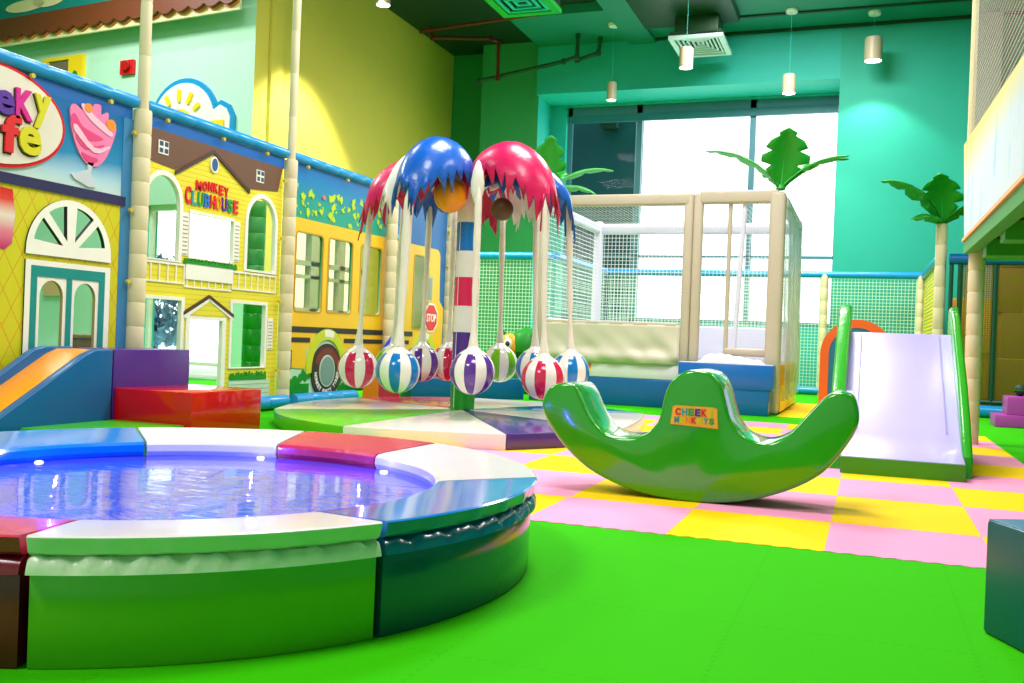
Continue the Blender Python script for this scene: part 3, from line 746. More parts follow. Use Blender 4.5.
mb.prism([rect(11.0, .12, 12.6, 2.57), rr(rect(11.001, 1.04, 11.30, 1.86), .01), wl[4]], -.03, 0, SKY2, FX)
LEAFY = mat('print_leaf_yellow', '#B8D218', .4)
for k in range(60):
    y = random.uniform(8.69, 10.9); z = random.uniform(2.03, 2.34); s_ = random.uniform(.014, .055); a = random.uniform(0, 6)
    mb.prism([[(y+s_*q*math.cos(a+u), z+s_*q*math.sin(a+u)) for u, q in ((0, 1.2), (.9, .6), (1.8, .9), (2.7, .55), (3.6, 1), (4.5, .6), (5.4, .8))]], 0, .004+.0001*k, LEAFY, FX)
CORAL = mat('print_coral', '#E46A6A', .4)
mb.prism([[(8.68, 2.28), (8.70, 2.22), (8.75, 2.30), (8.74, 2.34), (8.71, 2.32), (8.69, 2.34)]], 0, .012, CORAL, FX); mb.prism([ellipse(9.28, 2.28, .03, .025, 10)], 0, .012, CORAL, FX); mb.build('backdrop', t)
BUSY = mat('print_bus_yellow', '#F2BE0C', .35)
body = [(8.66, .42), (9.02, .40), (9.04, .62)]+arc(9.46, .42, .42, .44, 150, 30, 10)+[(9.9, .40), (11.5, .40)]+arc(11.97, .42, .42, .44, 155, 25, 8)+[(12.44, .45), (12.55, .6), (12.56, 1.2), (12.42, 1.3)]+[(12.40, 1.88)]+arc(12.28, 1.90, .12, .11, 0, 90, 5)+[(8.66, 2.0)]
mb = MB(); mb.prism([body]+wl, 0, .008, BUSY, FX); mb.build('bus_body', t)
BUSP = glass_mat('bus_vinyl', '#E4E4C4', .10, .12)
for w_ in wl:
    mb = MB(); mb.prism([w_], -.02, -.016, BUSP, FX); mb.build('window_pane', t)
    c_ = (sum(p[0] for p in w_)/len(w_), sum(p[1] for p in w_)/len(w_))
    mb = MB(); mb.prism([[(c_[0]+(p[0]-c_[0])*1.06, c_[1]+(p[1]-c_[1])*1.04) for p in w_], w_], .008, .014, mat('print_bus_shade', '#C9981A', .4), FX); mb.build('window_rim', t)
for z0, z1, a, c_ in ((.79, .852, 8.668, 11.6), (.683, .735, 8.668, 9.10), (.683, .735, 9.82, 11.5)):
    part(t, 'stripe', [[rect(a, z0, c_, z1)]], BLACK, .012)
def wheel(y, z, txt):
    FEND = mat('print_fender', '#CBD21C', .4)
    mb = MB(); mb.prism([arc(y, z, .42, .44, -8, 188, 24)+arc(y, z, .31, .32, 188, -8, 20)], 0, .014, FEND, FX)
    fd = mb.build('fender', t)
    mb = MB(); mb.prism([arc(y, z, .405, .425, 70, 100, 6)+arc(y, z, .335, .35, 100, 70, 6)], .014, .016, WHITE, FX); mb.build('highlight', fd)
    mb = MB(); mb.prism([ellipse(y, z-.03, .315, .305, 32)], 0, .016, mat('print_tyre', '#3A241C', .5), FX); wh = mb.build('wheel', t)
    mb = MB(); mb.prism([arc(y, z-.03, .27, .26, 20, 160, 16)+arc(y, z-.03, .18, .19, 160, 20, 12)], .016, .018, mat('print_rust', '#7A2E1C', .5), FX); mb.build('tyre_sheen', wh)
    mb = MB(); mb.prism([ellipse(y, z-.03, .165, .18, 24)], .016, .022, mat('print_rim_light', '#C8D2C4', .35), FX); mb.prism([ellipse(y, z-.03, .145, .16, 24)], .022, .026, mat('print_hub', '#7E9894', .3), FX); mb.build('hub', wh)
    if txt:
        n_ = len(txt)
        for k, ch in enumerate(txt):
            if ch == ' ': continue
            a = math.radians(188+164*k/(n_-1)); cx, cy = y+.235*math.cos(a), z-.03+.232*math.sin(a)
            ca, sa = math.cos(a+PI/2), math.sin(a+PI/2)
            fn = lambda s_, t_, d_, cx=cx, cy=cy, ca=ca, sa=sa: FX(cx+s_*ca-t_*sa, cy+s_*sa+t_*ca, d_)
            mb = MB(); mb.text(ch, (-.019, -.026, .019, .026), WHITE, fn, .016, .02, .02); mb.build('letter', wh, 'white letter on the tyre')
wheel(9.46, .40, 'MONKEY PARTY TYRES'); wheel(11.97, .42, '')
part(t, 'rear_lamp', [[rect(8.668, .40, 8.755, .60)]], BLACK, .012)
part(t, 'lamp_print', [[rect(8.68, .50, 8.735, .585)], [rect(8.68, .415, 8.735, .48)]], mat('print_lamp_grey', '#8C9AA6', .3), .016)
for (y0_, y1_, zb, n_) in ((8.66, 9.12, .26, 9), (9.72, 11.5, .22, 22)):
    mb = MB(); mb.prism([rect(y0_, .12, y1_, zb-.02)], 0, .004, V_DGREEN, FX)
    for k in range(n_):
        mb.prism([ellipse(y0_+(y1_-y0_)*(k+.5)/n_, zb+random.uniform(-.04, .05)+(.05 if k > n_*.55 else 0), random.uniform(.035, .06), random.uniform(.04, .07), 12)], 0, .005+.0004*k, V_DGREEN, FX)
    mb.build('bush_print', t)
oct_ = lambda r_: [(12.15+r_*math.cos(PI/8+PI/4*k)*1.05, 1.055+r_*math.sin(PI/8+PI/4*k)) for k in range(8)]
mb = MB(); mb.prism([oct_(.215)], 0, .014, WHITE, FX); mb.prism([oct_(.19)], .014, .018, LET['R'], FX); st = mb.build('stop_sign', t)
mb = MB(); mb.text('STOP', (12.0, 1.0, 12.3, 1.11), WHITE, FX, .018, .022, .02); mb.build('lettering', st)
part(t, 'mirror_print', [[rr(rect(12.0, 1.26, 12.17, 1.64), .03)]], mat('print_mirror_cream', '#C8C078', .4), .012)
part(t, 'mirror_glass_print', [[rr(rect(12.05, 1.3, 12.15, 1.6), .02)]], MATS['print_hub'], .016)
part(t, 'cloud_print', [[ellipse(11.2, 2.06, .12, .05, 14), ], [ellipse(11.35, 2.04, .1, .04, 14)]], mat('print_cloud', '#8CBCD8', .4), .006)
ties(t, [(8.886, 2.545), (9.723, 2.545), (12.58, 2.3), (12.58, 1.8)])

# things seen through the openings
post(-7.25, 10.25, 2.4, .12, 'green padded pole seen through the right windows of the clubhouse panel', m=V_DGREEN, name='padded_pole')
t = thing('storage_box', (-7.6, 8.05, 0), 'brown storage box standing behind the cafe double door', 'box')
mb = MB(); mb.box((-7.9, 7.85, 0), (-7.5, 8.2, .64), mat('box_brown', '#8A5A44', .5), .02); mb.build('box_body', t)
mb = MB(); mb.box((-7.92, 7.83, .64), (-7.48, 8.22, .68), mat('box_lid', '#A06A50', .5), .01); mb.build('lid', t)
t = thing('outdoor_shrub', (-11.95, 13.9, 0), 'blurred blue-green shrub outside the glazed door', 'shrub')
SHR = mat('shrub_leaf', '#7CB4DC', .6); mb = MB()
for k in range(620):
    a, b, q = random.uniform(0, 2*PI), random.uniform(.1, 1.4), random.uniform(.2, .62)
    p = Vector((-11.95+q*math.cos(a)*.9, 14.0+q*math.sin(a)*.6, .35+b*1.2)); s_ = random.uniform(.09, .17); v1 = Vector((random.uniform(-1, 1), random.uniform(-1, 1), random.uniform(-1, 1))).normalized(); v2 = v1.cross(Vector((.3, .5, .8))).normalized()
    mb.add([(p-v1*s_)[:], (p+v2*s_*.5)[:], (p+v1*s_)[:], (p-v2*s_*.5)[:]], [[0, 1, 2, 3]], SHR)
mb.build('foliage', t, angle=0)
mb = MB(); mb.tube([(-11.95, 14, 0), (-11.92, 14, .6), (-12.0, 13.95, 1.3)], [.05, .04, .02], BLACK, 8); mb.build('stem', t)

# ------------------------------------------------------------------ round pool with padded rim
PCX, PCY, PR, PI_, PZ = -2.31, 2.86, 1.285, .915, .312
t = thing('padded_pool', (PCX, PCY, 0), 'round soft play pool with multicoloured padded rim and glowing blue water bed', 'pool')
P_SKY = mat('rim_blue', '#0A7AD8', .12, coat=.3); P_WHT = mat('rim_white', '#EADFE2', .2, coat=.2); P_RED = mat('rim_pink_red', '#D0204C', .25, coat=.2, bump=.12, bscale=26)
segs = [(-66, -27.5, P_WHT, 'white'), (-27.5, 19, P_SKY, 'blue'), (19, 69, P_WHT, 'white'), (69, 102, P_RED, 'red'), (102, 138, P_WHT, 'white'), (138, 180, P_SKY, 'blue'), (180, 212, P_WHT, 'white'), (212, 294, P_RED, 'red')]
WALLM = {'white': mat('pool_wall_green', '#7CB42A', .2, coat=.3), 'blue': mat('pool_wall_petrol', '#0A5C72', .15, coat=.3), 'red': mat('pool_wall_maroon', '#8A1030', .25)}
def arcseg(mb, a0, a1, prof, m, n):
    """closed profile [(r,z)] swept from a0 to a1 degrees, ends capped"""
    vs, fs = [], []
    for i in range(n+1):
        w = math.radians(a0+(a1-a0)*i/n)
        for r_, z in prof(i/n) if callable(prof) else prof: vs.append((PCX+r_*math.cos(w), PCY+r_*math.sin(w), z))
    k = len(vs)//(n+1)
    for i in range(n):
        for q in range(k): fs.append([i*k+q, (i+1)*k+q, (i+1)*k+(q+1) % k, i*k+(q+1) % k])
    fs.append(list(range(k))); fs.append([n*k+q for q in range(k)][::-1])
    mb.add(vs, fs, m)
def rim_profile(seed):
    def f(u):
        j = .006*math.sin(u*37+seed)+.004*math.sin(u*71+seed*2)
        return [(PI_+.015, PZ-.10), (PI_, PZ-.07), (PI_+.004, PZ-.042), (PI_+.018, PZ-.030), (PI_+.06, PZ-.024), (PR-.006, PZ), (PR+.001, PZ-.004), (PR-.004+j*.4, PZ-.022), (PR-.010+j*.5, PZ-.040), (PR-.02, PZ-.048), (PR-.04, PZ-.05)]
    return f
def skirt_profile(seed):
    def f(u):
        j = .006*math.sin(u*43+seed)+.005*math.sin(u*90+seed*3)
        return [(PR-.04, PZ-.05), (PR-.018, PZ-.054+j*.8), (PR-.010, PZ-.058+j), (PR-.002+j*.3, PZ-.074), (PR+.002, PZ-.090), (PR-.03, PZ-.092)]
    return f
for k, (a0, a1, m, nm) in enumerate(segs):
    g = .35
    mb = MB(); arcseg(mb, a0+g, a1-g, rim_profile(k), m, 48); mb.build('rim_cushion', t, nm+' rim cushion', angle=28, recalc=True)
    sk = {'white': mat('skirt_white', '#F2EEDC', .3, bump=.25, bscale=30), 'blue': mat('skirt_blue', '#0B6FA8', .15, coat=.3), 'red': MATS['pool_wall_maroon']}[nm]
    mb = MB(); arcseg(mb, a0+g, a1-g, skirt_profile(k), sk, 60); mb.build('skirt', t, nm+' gathered skirt', angle=60, recalc=True)
    mb = MB(); arcseg(mb, a0+.5, a1-.5, [(PI_+.02, 0), (PR-.024, 0), (PR-.020, .006), (PR-.018, PZ-.085), (PR-.04, PZ-.05), (PI_+.02, PZ-.09)], WALLM[nm], 40); mb.build('wall_panel', t, nm+' side panel', recalc=True)
mb = MB(); mb.lathe([(PI_-.05, .0), (PI_+.0, .0), (PI_+.0, .02), (PI_-.05, .02)], BLACK, 64, (PCX, PCY, 0)); mb.build('base', t)
# water bed
m, nt, bs = base_mat('water_bed_blue')
tc = nt.nodes.new('ShaderNodeTexCoord'); nz = nt.nodes.new('ShaderNodeTexNoise'); nz.inputs['Scale'].default_value = 5; nz.inputs['Detail'].default_value = 3; nz.inputs['Distortion'].default_value = 1.2
mp = nt.nodes.new('ShaderNodeMapping'); mp.inputs['Scale'].default_value = (.8, 1.8, 1)
nt.links.new(tc.outputs['Object'], mp.inputs[0]); nt.links.new(mp.outputs[0], nz.inputs['Vector'])
bp = nt.nodes.new('ShaderNodeBump'); bp.inputs['Strength'].default_value = .22; bp.inputs['Distance'].default_value = .02
nt.links.new(nz.outputs['Fac'], bp.inputs['Height']); nt.links.new(bp.outputs['Normal'], bs.inputs['Normal'])
bs.inputs['Base Color'].default_value = lin('#4A4CF4'); bs.inputs['Roughness'].default_value = .06; bs.inputs['Specular IOR Level'].default_value = .8
bs.inputs['Coat Weight'].default_value = .5; bs.inputs['Coat Roughness'].default_value = .03
WATER = m
mb = MB(); mb.lathe([(0, PZ-.088), (.3, PZ-.086), (PI_-.1, PZ-.090), (PI_+.02, PZ-.092), (PI_+.02, .03), (0, .03)], WATER, 72, (PCX, PCY, 0)); mb.build('water_bed', t)
LED = mat('led_glow', '#FFFFFF', .3, emit='#E8E8FF', estr=1.4)
for a in (167, 106, 62, 215, 262):
    w = math.radians(a); x, y = PCX+(PI_-.03)*math.cos(w), PCY+(PI_-.03)*math.sin(w)
    mb = MB(); mb.lathe([(0, .008), (.014, .006), (.018, 0), (0, 0)], LED, 14, (x, y, PZ-.090)); mb.build('led_lamp', t)
    ld = bpy.data.lights.new('pool_led', 'POINT'); ld.energy = 3; ld.specular_factor = 0; ld.color = (.06, .05, 1); ld.shadow_soft_size = .004
    lo = bpy.data.objects.new('pool_led', ld); COL.objects.link(lo); lo.location = (PCX+(PI_-.15)*math.cos(w), PCY+(PI_-.15)*math.sin(w), PZ-.02)

# ------------------------------------------------------------------ soft blocks by the cafe panel
t = thing('toddler_slide', (-5.45, 4.9, 0), 'small soft slide with orange lane and blue side walls below the cafe panel', 'slide')
prof = [(4.25, 0), (5.66, 0), (5.66, .61), (5.50, .61), (5.42, .585), (4.35, .02)]
FXS = frame_x(-5.2)
mb = MB(); mb.pad([(4.0, 0), (5.66, 0), (5.66, .612), (5.49, .612), (5.40, .58), (4.69, .175), (4.2, .02)], -.07, 0, V_TEAL, FXS, .012); mb.build('side_wall', t, 'blue side wall facing the pool')
mb = MB(); mb.pad([(4.0, 0), (5.66, 0), (5.66, .622), (5.40, .622), (5.30, .60), (4.69, .222), (4.2, .03)], -.435, -.375, V_TEAL, FXS, .012); mb.build('side_wall', t, 'blue side wall against the cafe panel')
mb = MB(); mb.pad([(4.0, 0), (5.66, 0), (5.66, .608), (5.49, .606), (5.40, .572), (4.69, .166), (4.2, .012)], -.375, -.07, V_ORANGE, FXS, .008); mb.build('lane', t, 'orange lane')
t = thing('soft_block', (-5.45, 6.08, 0), 'tall purple soft block behind the red block, beside the small slide', 'block')
mb = MB(); mb.box((-5.585, 5.67, 0), (-5.2, 6.52, .615), V_PURPLE, .012); mb.build('cover', t)
mb = MB(); mb.box((-5.58, 5.668, .60), (-5.21, 5.672, .606), V_NAVY); mb.build('seam', t)
t = thing('soft_block', (-4.85, 6.08, 0), 'low glossy red soft block between the pool and the clubhouse panel', 'block')
mb = MB(); mb.box((-5.195, 5.68, 0), (-4.50, 6.52, .335), mat('vinyl_gloss_red', '#DC060C', .1, coat=.3), .012); mb.build('cover', t)
mb = MB(); mb.box((-4.5, 5.72, .005), (-4.497, 6.48, .010), BLACK); mb.build('zip', t)
t = thing('soft_mat', (-4.85, 5.2, 0), 'flat lime green soft mat in front of the red block', 'mat')
mb = MB(); mb.box((-5.195, 4.84, 0), (-4.55, 5.675, .1), mat('mat_lime', '#3FB80E', .35), .012); mb.build('cover', t)
mb = MB(); mb.box((-4.55, 4.9, .045), (-4.547, 5.6, .052), V_DGREEN); mb.build('seam', t)

# dark cube at the right edge
t = thing('soft_cube', (.62, 3.05, 0), 'dark petrol blue soft cube at the right edge near the camera', 'block')
import mathutils
A = Vector((.338, 3.14)); e1 = Vector((.42, -.9)).normalized(); e2 = Vector((.9, .42)).normalized()
def cube_fn(s, t_, d): 
    p = A+e2*s+e1*t_; return (p.x, p.y, d)
mb = MB(); mb.box((0, 0, 0), (.55, .55, .33), mat('vinyl_dark_petrol', '#064E5E', .35), .012, cube_fn); mb.build('cover', t)
mb = MB(); mb.box((.008, -.001, .316), (.55, .55, .3315), mat('vinyl_mid_petrol', '#0B6790', .35), .004, cube_fn); mb.build('top_panel', t)

# ------------------------------------------------------------------ carousel: round mat, palm post, hanging balls
CX, CY, CT = -3.615, 8.5, .12
t = thing('round_mat', (CX, CY, 0), 'large low round mat of coloured wedges under the palm carousel', 'mat')
M_WHT = mat('mat_white', '#EEE2DC', .18, coat=.3); M_LIM = mat('mat_leaf_green', '#5CC41C', .3, coat=.15); M_PUR = mat('mat_purple', '#4E2C86', .22, coat=.25); M_BLU = mat('mat_blue', '#0A74C8', .12, coat=.4); M_RED = mat('mat_red', '#D03A56', .2, coat=.3)
V = [(-3.60, 6.24), (-2.42, 6.52), (-1.84, 7.55), (-2.05, 9.4), (-3.0, 10.15), (-4.25, 10.2), (-5.12, 9.1), (-4.84, 7.2)]
mm = [(M_WHT, 'white'), (M_PUR, 'purple'), (M_WHT, 'white'), (M_BLU, 'blue'), (M_WHT, 'white'), (M_RED, 'red'), (M_WHT, 'white'), (M_LIM, 'green')]
FZ = lambda s, t_, d: (s, t_, d)
for k in range(8):
    a, b = Vector(V[k]), Vector(V[(k+1) % 8]); c0 = Vector((CX, CY))
    n = 10; rim = []
    for i in range(n+1):
        u = i/n; p = a.lerp(b, u); o = (p-c0).normalized()*(.16 if k in (6, 7, 5) else .04)*math.sin(PI*u)*1.0; rim.append(p+o)
    g = [c0+(((a+b)/2)-c0).normalized()*.02]+rim
    cen = sum(g, Vector((0, 0)))/len(g)
    g = [p+(cen-p).normalized()*.004 for p in g]
    mb = MB(); mb.pad([(p.x, p.y) for p in g], 0, CT, mm[k][0], FZ, .010, 2); mb.build('wedge', t, mm[k][1]+' wedge')

t = thing('palm_carousel', (CX, CY, CT), 'striped palm tree post with blue and pink drooping leaves over hanging balls', 'carousel')
R0 = .116
BANDS = [(.12, .40, V_DGREEN, 'green'), (.40, .58, V_WHITE, 'white'), (.58, .85, V_PURPLE, 'purple'), (.85, 1.10, V_WHITE, 'white'), (1.10, 1.37, mat('band_pink', '#E21A5A', .3), 'pink'), (1.37, 1.62, V_WHITE, 'white'), (1.62, 1.89, V_BLUE, 'blue'), (1.89, 2.26, V_WHITE, 'white')]
for z0, z1, m_, nm in BANDS:
    mb = MB(); r_ = R0*1.0
    mb.lathe([(r_-.004, z0), (r_, z0+.004), (r_, z1-.004), (r_-.004, z1)], m_, 28, (CX, CY, 0)); mb.build('post_band', t, nm+' band of the post')
mb = MB()
mb.lathe([(R0, 2.2), (R0+.05, 2.24), (R0+.05, 2.34), (.08, 2.40), (0, 2.41)], V_CREAM, 24, (CX, CY, 0)); mb.build('hub', t)
ZW = mat('seam_white', '#F6F2EC', .4)
for z0, z1, m_, nm in BANDS:
    if nm != 'white':
        a = -1.95; mb = MB(); mb.tube([(CX+(R0+.001)*math.cos(a), CY+(R0+.001)*math.sin(a), z0+.005), (CX+(R0+.001)*math.cos(a), CY+(R0+.001)*math.sin(a), z1-.005)], .003, ZW, 5); mb.build('seam', t)
L_BLUE = mat('leaf_blue', '#0A5CC4', .28, bump=.2, bscale=14, coat=.15); L_PINK = mat('leaf_pink', '#D80E5A', .3, bump=.2, bscale=14); L_WHITE = mat('leaf_white', '#F0E8E2', .4, bump=.1)
def palm_leaf(az, spine, hw, sag, m_, nm, fr=.16, nt=22, nv=12, twist=0):
    """arched leaf: spine [(r,z)], half width hw, sides fall by sag, fringed rim"""
    ca, sa = math.cos(az), math.sin(az)
    sp = []
    for i in range(nt+1):
        u = i/nt*(len(spine)-1); k = min(int(u), len(spine)-2); w = u-k
        p0 = spine[max(k-1, 0)]; p1 = spine[k]; p2 = spine[k+1]; p3 = spine[min(k+2, len(spine)-1)]
        sp.append(tuple(.5*((2*p1[q])+(-p0[q]+p2[q])*w+(2*p0[q]-5*p1[q]+4*p2[q]-p3[q])*w*w+(-p0[q]+3*p1[q]-3*p2[q]+p3[q])*w**3) for q in (0, 1)))
    vs, fs = [], []
    for i, (r_, z) in enumerate(sp):
        t_ = i/nt; w_ = hw*(max(.0, math.sin(PI*min(1, .10+.90*t_)))**.55*(1-.1*t_) if t_ < .999 else .42)
        for j in range(nv+1):
            v = -1+2*j/nv
            x = w_*math.sin(v*1.35)/math.sin(1.35); dz = -sag*(1-math.cos(v*1.35))*(.35+.65*math.sin(PI*min(1, t_+.12)*.8))
            vs.append((CX+ca*r_-sa*x, CY+sa*r_+ca*x, z+dz))
    W = nv+1
    for i in range(nt):
        for j in range(nv): fs.append([i*W+j, i*W+j+1, (i+1)*W+j+1, (i+1)*W+j])
    # fringe along both sides and the tip
    border = [i*W for i in range(3, nt+1)]+[nt*W+j for j in range(1, nv+1)]+[i*W+nv for i in range(nt-1, 2, -1)]
    for q in range(0, len(border)-2, 2):
        a, b = Vector(vs[border[q]]), Vector(vs[border[q+2]]); mid_i = border[q+1]
        l = fr*random.uniform(.55, 1.25)
        out = Vector(((a.x+b.x)/2-CX, (a.y+b.y)/2-CY, 0)).normalized()*.015
        tip = Vector(vs[mid_i])+out+Vector((random.uniform(-.03, .03), random.uniform(-.03, .03), -l))
        vs.append(tip[:]); n_ = len(vs)-1; fs.append([border[q], mid_i, n_]); fs.append([mid_i, border[q+2], n_])
    mb = MB(); mb.add(vs, fs, m_); return mb.build('leaf', t, nm+' fringed leaf', solid=.012, angle=60)
SP = [(.10, 2.32), (.30, 2.52), (.55, 2.56), (.78, 2.42), (.92, 2.16)]
def sc(sp, kr, dz): return [(r_*kr, z+dz*min(1, r_/.3)) for r_, z in sp]
camaz = math.atan2(-8.5, 3.6)              # towards the photographer
RT = camaz+PI/2
def az(deg): return camaz+math.radians(deg)   # degrees counter-clockwise seen from above, 90 = right
palm_leaf(az(-40), [(.08, 2.36), (.28, 2.58), (.54, 2.61), (.78, 2.46), (.93, 2.20)], .29, .40, L_BLUE, 'bright blue', .17)
palm_leaf(az(-96), [(.10, 2.32), (.35, 2.50), (.66, 2.47), (.90, 2.30), (1.0, 2.06)], .34, .36, L_PINK, 'pink', .17)
palm_leaf(az(50), [(.08, 2.34), (.26, 2.56), (.54, 2.61), (.80, 2.44), (.94, 2.17)], .33, .36, L_PINK, 'large pink', .19)
palm_leaf(az(99), [(.10, 2.32), (.35, 2.46), (.7, 2.46), (.92, 2.28), (1.0, 2.04)], .28, .24, L_BLUE, 'blue', .16)
palm_leaf(az(-146), SP, .34, .28, L_BLUE, 'blue rear', .14)
palm_leaf(az(140), SP, .30, .28, L_WHITE, 'white rear', .14)
palm_leaf(az(172), sc(SP, .98, -.04), .32, .28, L_PINK, 'pink rear', .14)
palm_leaf(az(-68), sc(SP, .92, -.02), .20, .3, L_WHITE, 'white', .14)
mb = MB(); x_, y_ = CX+.86*math.cos(az(4)), CY+.86*math.sin(az(4))
mb.lathe([(0, 1.94), (.03, 1.98), (.055, 2.06), (.06, 2.14), (.045, 2.24), (.018, 2.32), (0, 2.34)], L_WHITE, 14, (x_, y_, 0)); mb.build('leaf', t, 'narrow white pointed leaf')
for (a, r_, z, rad, m_, nm) in ((-32, .34, 2.10, .155, V_ORANGE, 'orange'), (40, .46, 1.99, .105, mat('coconut_brown', '#5A3A20', .45), 'brown'), (-4, .22, 2.30, .075, L_PINK, 'pink')):
    mb = MB(); mb.lathe([(rad*math.sin(PI*k/12), rad*-math.cos(PI*k/12)) for k in range(13)], m_, 20, (CX+r_*math.cos(az(a)), CY+r_*math.sin(az(a)), z)); mb.build('coconut', t, nm+' coconut')

B_RED = mat('ball_pink', '#D41A50', .18, coat=.4); B_BLU = mat('ball_blue', '#1278C4', .18, coat=.4); B_PUR = mat('ball_purple', '#5E2C94', .18, coat=.4); B_GRN = mat('ball_green', '#76C41C', .18, coat=.4); B_WHT = mat('ball_white', '#F4ECE4', .18, coat=.4)
CORD = mat('sleeve_white', '#F2E8DC', .5, bump=.2, bscale=40)
BR = .193
def swing_ball(x, y, z, col, label, ph, top=2.10, sw=.032, lean=(0, 0)):
    t = thing('hanging_ball', (x, y, z-BR), label, 'ball', 'striped balls hanging from the palm carousel')
    n = 12; half = []
    zz = [(BR*math.sin(PI*k/18), -BR*math.cos(PI*k/18)) for k in range(19)]
    for nm, off, m_ in (('stripe', 0, col), ('white_stripe', 1, B_WHT)):
        mb = MB()
        for k in range(n//2):
            a0 = ph+2*PI*(2*k+off)/n; mb.lathe(zz, m_, 5, (x, y, z), a0, a0+2*PI/n)
        mb.build('coloured_stripes' if off == 0 else 'white_stripes', t)
    mb = MB(); mb.lathe([(BR*.62, BR*.79), (BR*.60, BR*.83), (BR*.3, BR*1.02), (.035, BR*1.2), (0, BR*1.22)], B_WHT, 20, (x, y, z)); mb.build('cap', t)
    p = []; rr_ = []
    if y > 8.7: top = 2.22
    n = 14; zb = z+BR*1.1
    dx, dy = (CX-x)*.07+lean[0], (CY-y)*.07+lean[1]
    for k in range(n+1):
        u = k/n; p.append((x+dx*u, y+dy*u, zb+(top-zb)*u)); rr_.append((.024*(1-u*10) if u < .1 else 0)+ ((sw*.62+sw*.45*u+.003*math.sin(u*21+ph))*(1 if u < .9 else 1-(u-.9)*8)))
    mb = MB(); mb.tube(p, rr_, CORD, 10); mb.build('rope_sleeve', t)
for x, y, z, c_, l, ph in ((-4.60, 8.22, .47, B_RED, 'pink and white striped ball, leftmost of the hanging balls', .1), (-3.83, 7.55, .49, B_BLU, 'blue and white striped ball hanging lowest in front, under the bright blue leaf', .32),
        (-4.53, 8.83, .50, B_GRN, 'green striped ball mostly hidden behind the front blue ball', .5), (-4.36, 9.13, .52, B_PUR, 'purple and white striped ball behind the front blue ball, with the stop sign above', .2),
        (-4.16, 9.36, .53, B_RED, 'pink striped ball half hidden behind the striped post', .4), (-3.16, 7.62, .51, B_PUR, 'purple and white striped ball in front of the striped post', .28),
        (-3.63, 9.48, .54, B_GRN, 'green and white striped ball just right of the striped post', .12), (-3.20, 9.36, .52, B_BLU, 'blue and white striped ball partly behind the right front pink ball', .3),
        (-2.69, 8.12, .47, B_RED, 'pink and white striped ball hanging right beside the seesaw', .18), (-2.72, 9.02, .51, B_BLU, 'blue and white striped ball, rightmost, close to the trampoline wall', .45)):
    swing_ball(x, y, z, c_, l, ph+math.radians(15), sw=.045 if l.startswith('blue and white striped ball hanging lowest') else .032)

# ------------------------------------------------------------------ seesaw
SY = 4.985
def at_seesaw(px, py):     # drawing coordinates (metres) measured from the photograph, x right, z up, on the front face
    return SEE[(px, py)]
SEEL = [(-1.653, .433), (-1.645, .50), (-1.60, .56), (-1.51, .578), (-1.455, .545), (-1.39, .42), (-1.318, .335), (-1.24, .308), (-1.14, .312), (-1.07, .345), (-1.02, .40), (-1.00, .475), (-.985, .555), (-.945, .63), (-.88, .672), (-.82, .68), (-.75, .665), (-.70, .605), (-.672, .52), (-.645, .435), (-.59, .365), (-.52, .335), (-.45, .335), (-.37, .375), (-.29, .465), (-.225, .545), (-.17, .592), (-.12, .605), (-.06, .585), (-.035, .50), (-.045, .425), (-.10, .32), (-.19, .205), (-.315, .12), (-.47, .055), (-.62, .018), (-.77, .0), (-.90, .002), (-1.07, .018), (-1.23, .058), (-1.39, .13), (-1.52, .235), (-1.61, .345)]
t = thing('seesaw', (-.82, SY+.2, 0), 'green soft rocker seesaw with three horns and a lettered plaque', 'seesaw')
SG = mat('rocker_green', '#2A9C1A', .16, coat=1, var=.05, nscale=2)
SGT = mat('rocker_top_green', '#34A02A', .15, coat=.5, bump=.35, bscale=22)
lp = smooth_closed(SEEL, 3)
FS = frame_y(SY)
zmin = min(p[1] for p in lp); lp = [(p[0], p[1]-zmin) for p in lp]
mb = MB(); mb.pad(lp[::-1] if sum(lp[i][0]*lp[(i+1) % len(lp)][1]-lp[(i+1) % len(lp)][0]*lp[i][1] for i in range(len(lp))) < 0 else lp, -.40, 0, SG, FS, .022, 4)
body = mb.build('rocker_body', t, angle=50, recalc=True)
PLQ = mat('plaque_yellow', '#F2B43C', .4); PLR = mat('plaque_rim', '#D8921C', .4)
mb = MB(); q = [(-.947, .398), (-.708, .388), (-.715, .485), (-.735, .492), (-.925, .492), (-.938, .485)]
mb.prism([[(p[0]+(p[0]+.82)*.03, p[1]+(p[1]-.44)*.06) for p in q]], .0005, .004, PLR, FS); mb.prism([q], .004, .006, PLQ, FS); pq = mb.build('plaque', t)
x = -.926
for ch, c_ in zip('CHEEKY', 'RTGPRY'):
    mb = MB(); mb.text(ch, (x, .444, x+.029, .482), LET[c_], FS, .006, .009, .05); mb.build('letter', pq, 'coloured letter of the plaque'); x += .0335
x = -.93
for ch, c_ in zip('MONKEYS', 'TYORYTG'):
    mb = MB(); mb.text(ch, (x, .405, x+.026, .437), LET[c_], FS, .006, .009, .05); mb.build('letter', pq, 'coloured letter of the plaque'); x += .0298

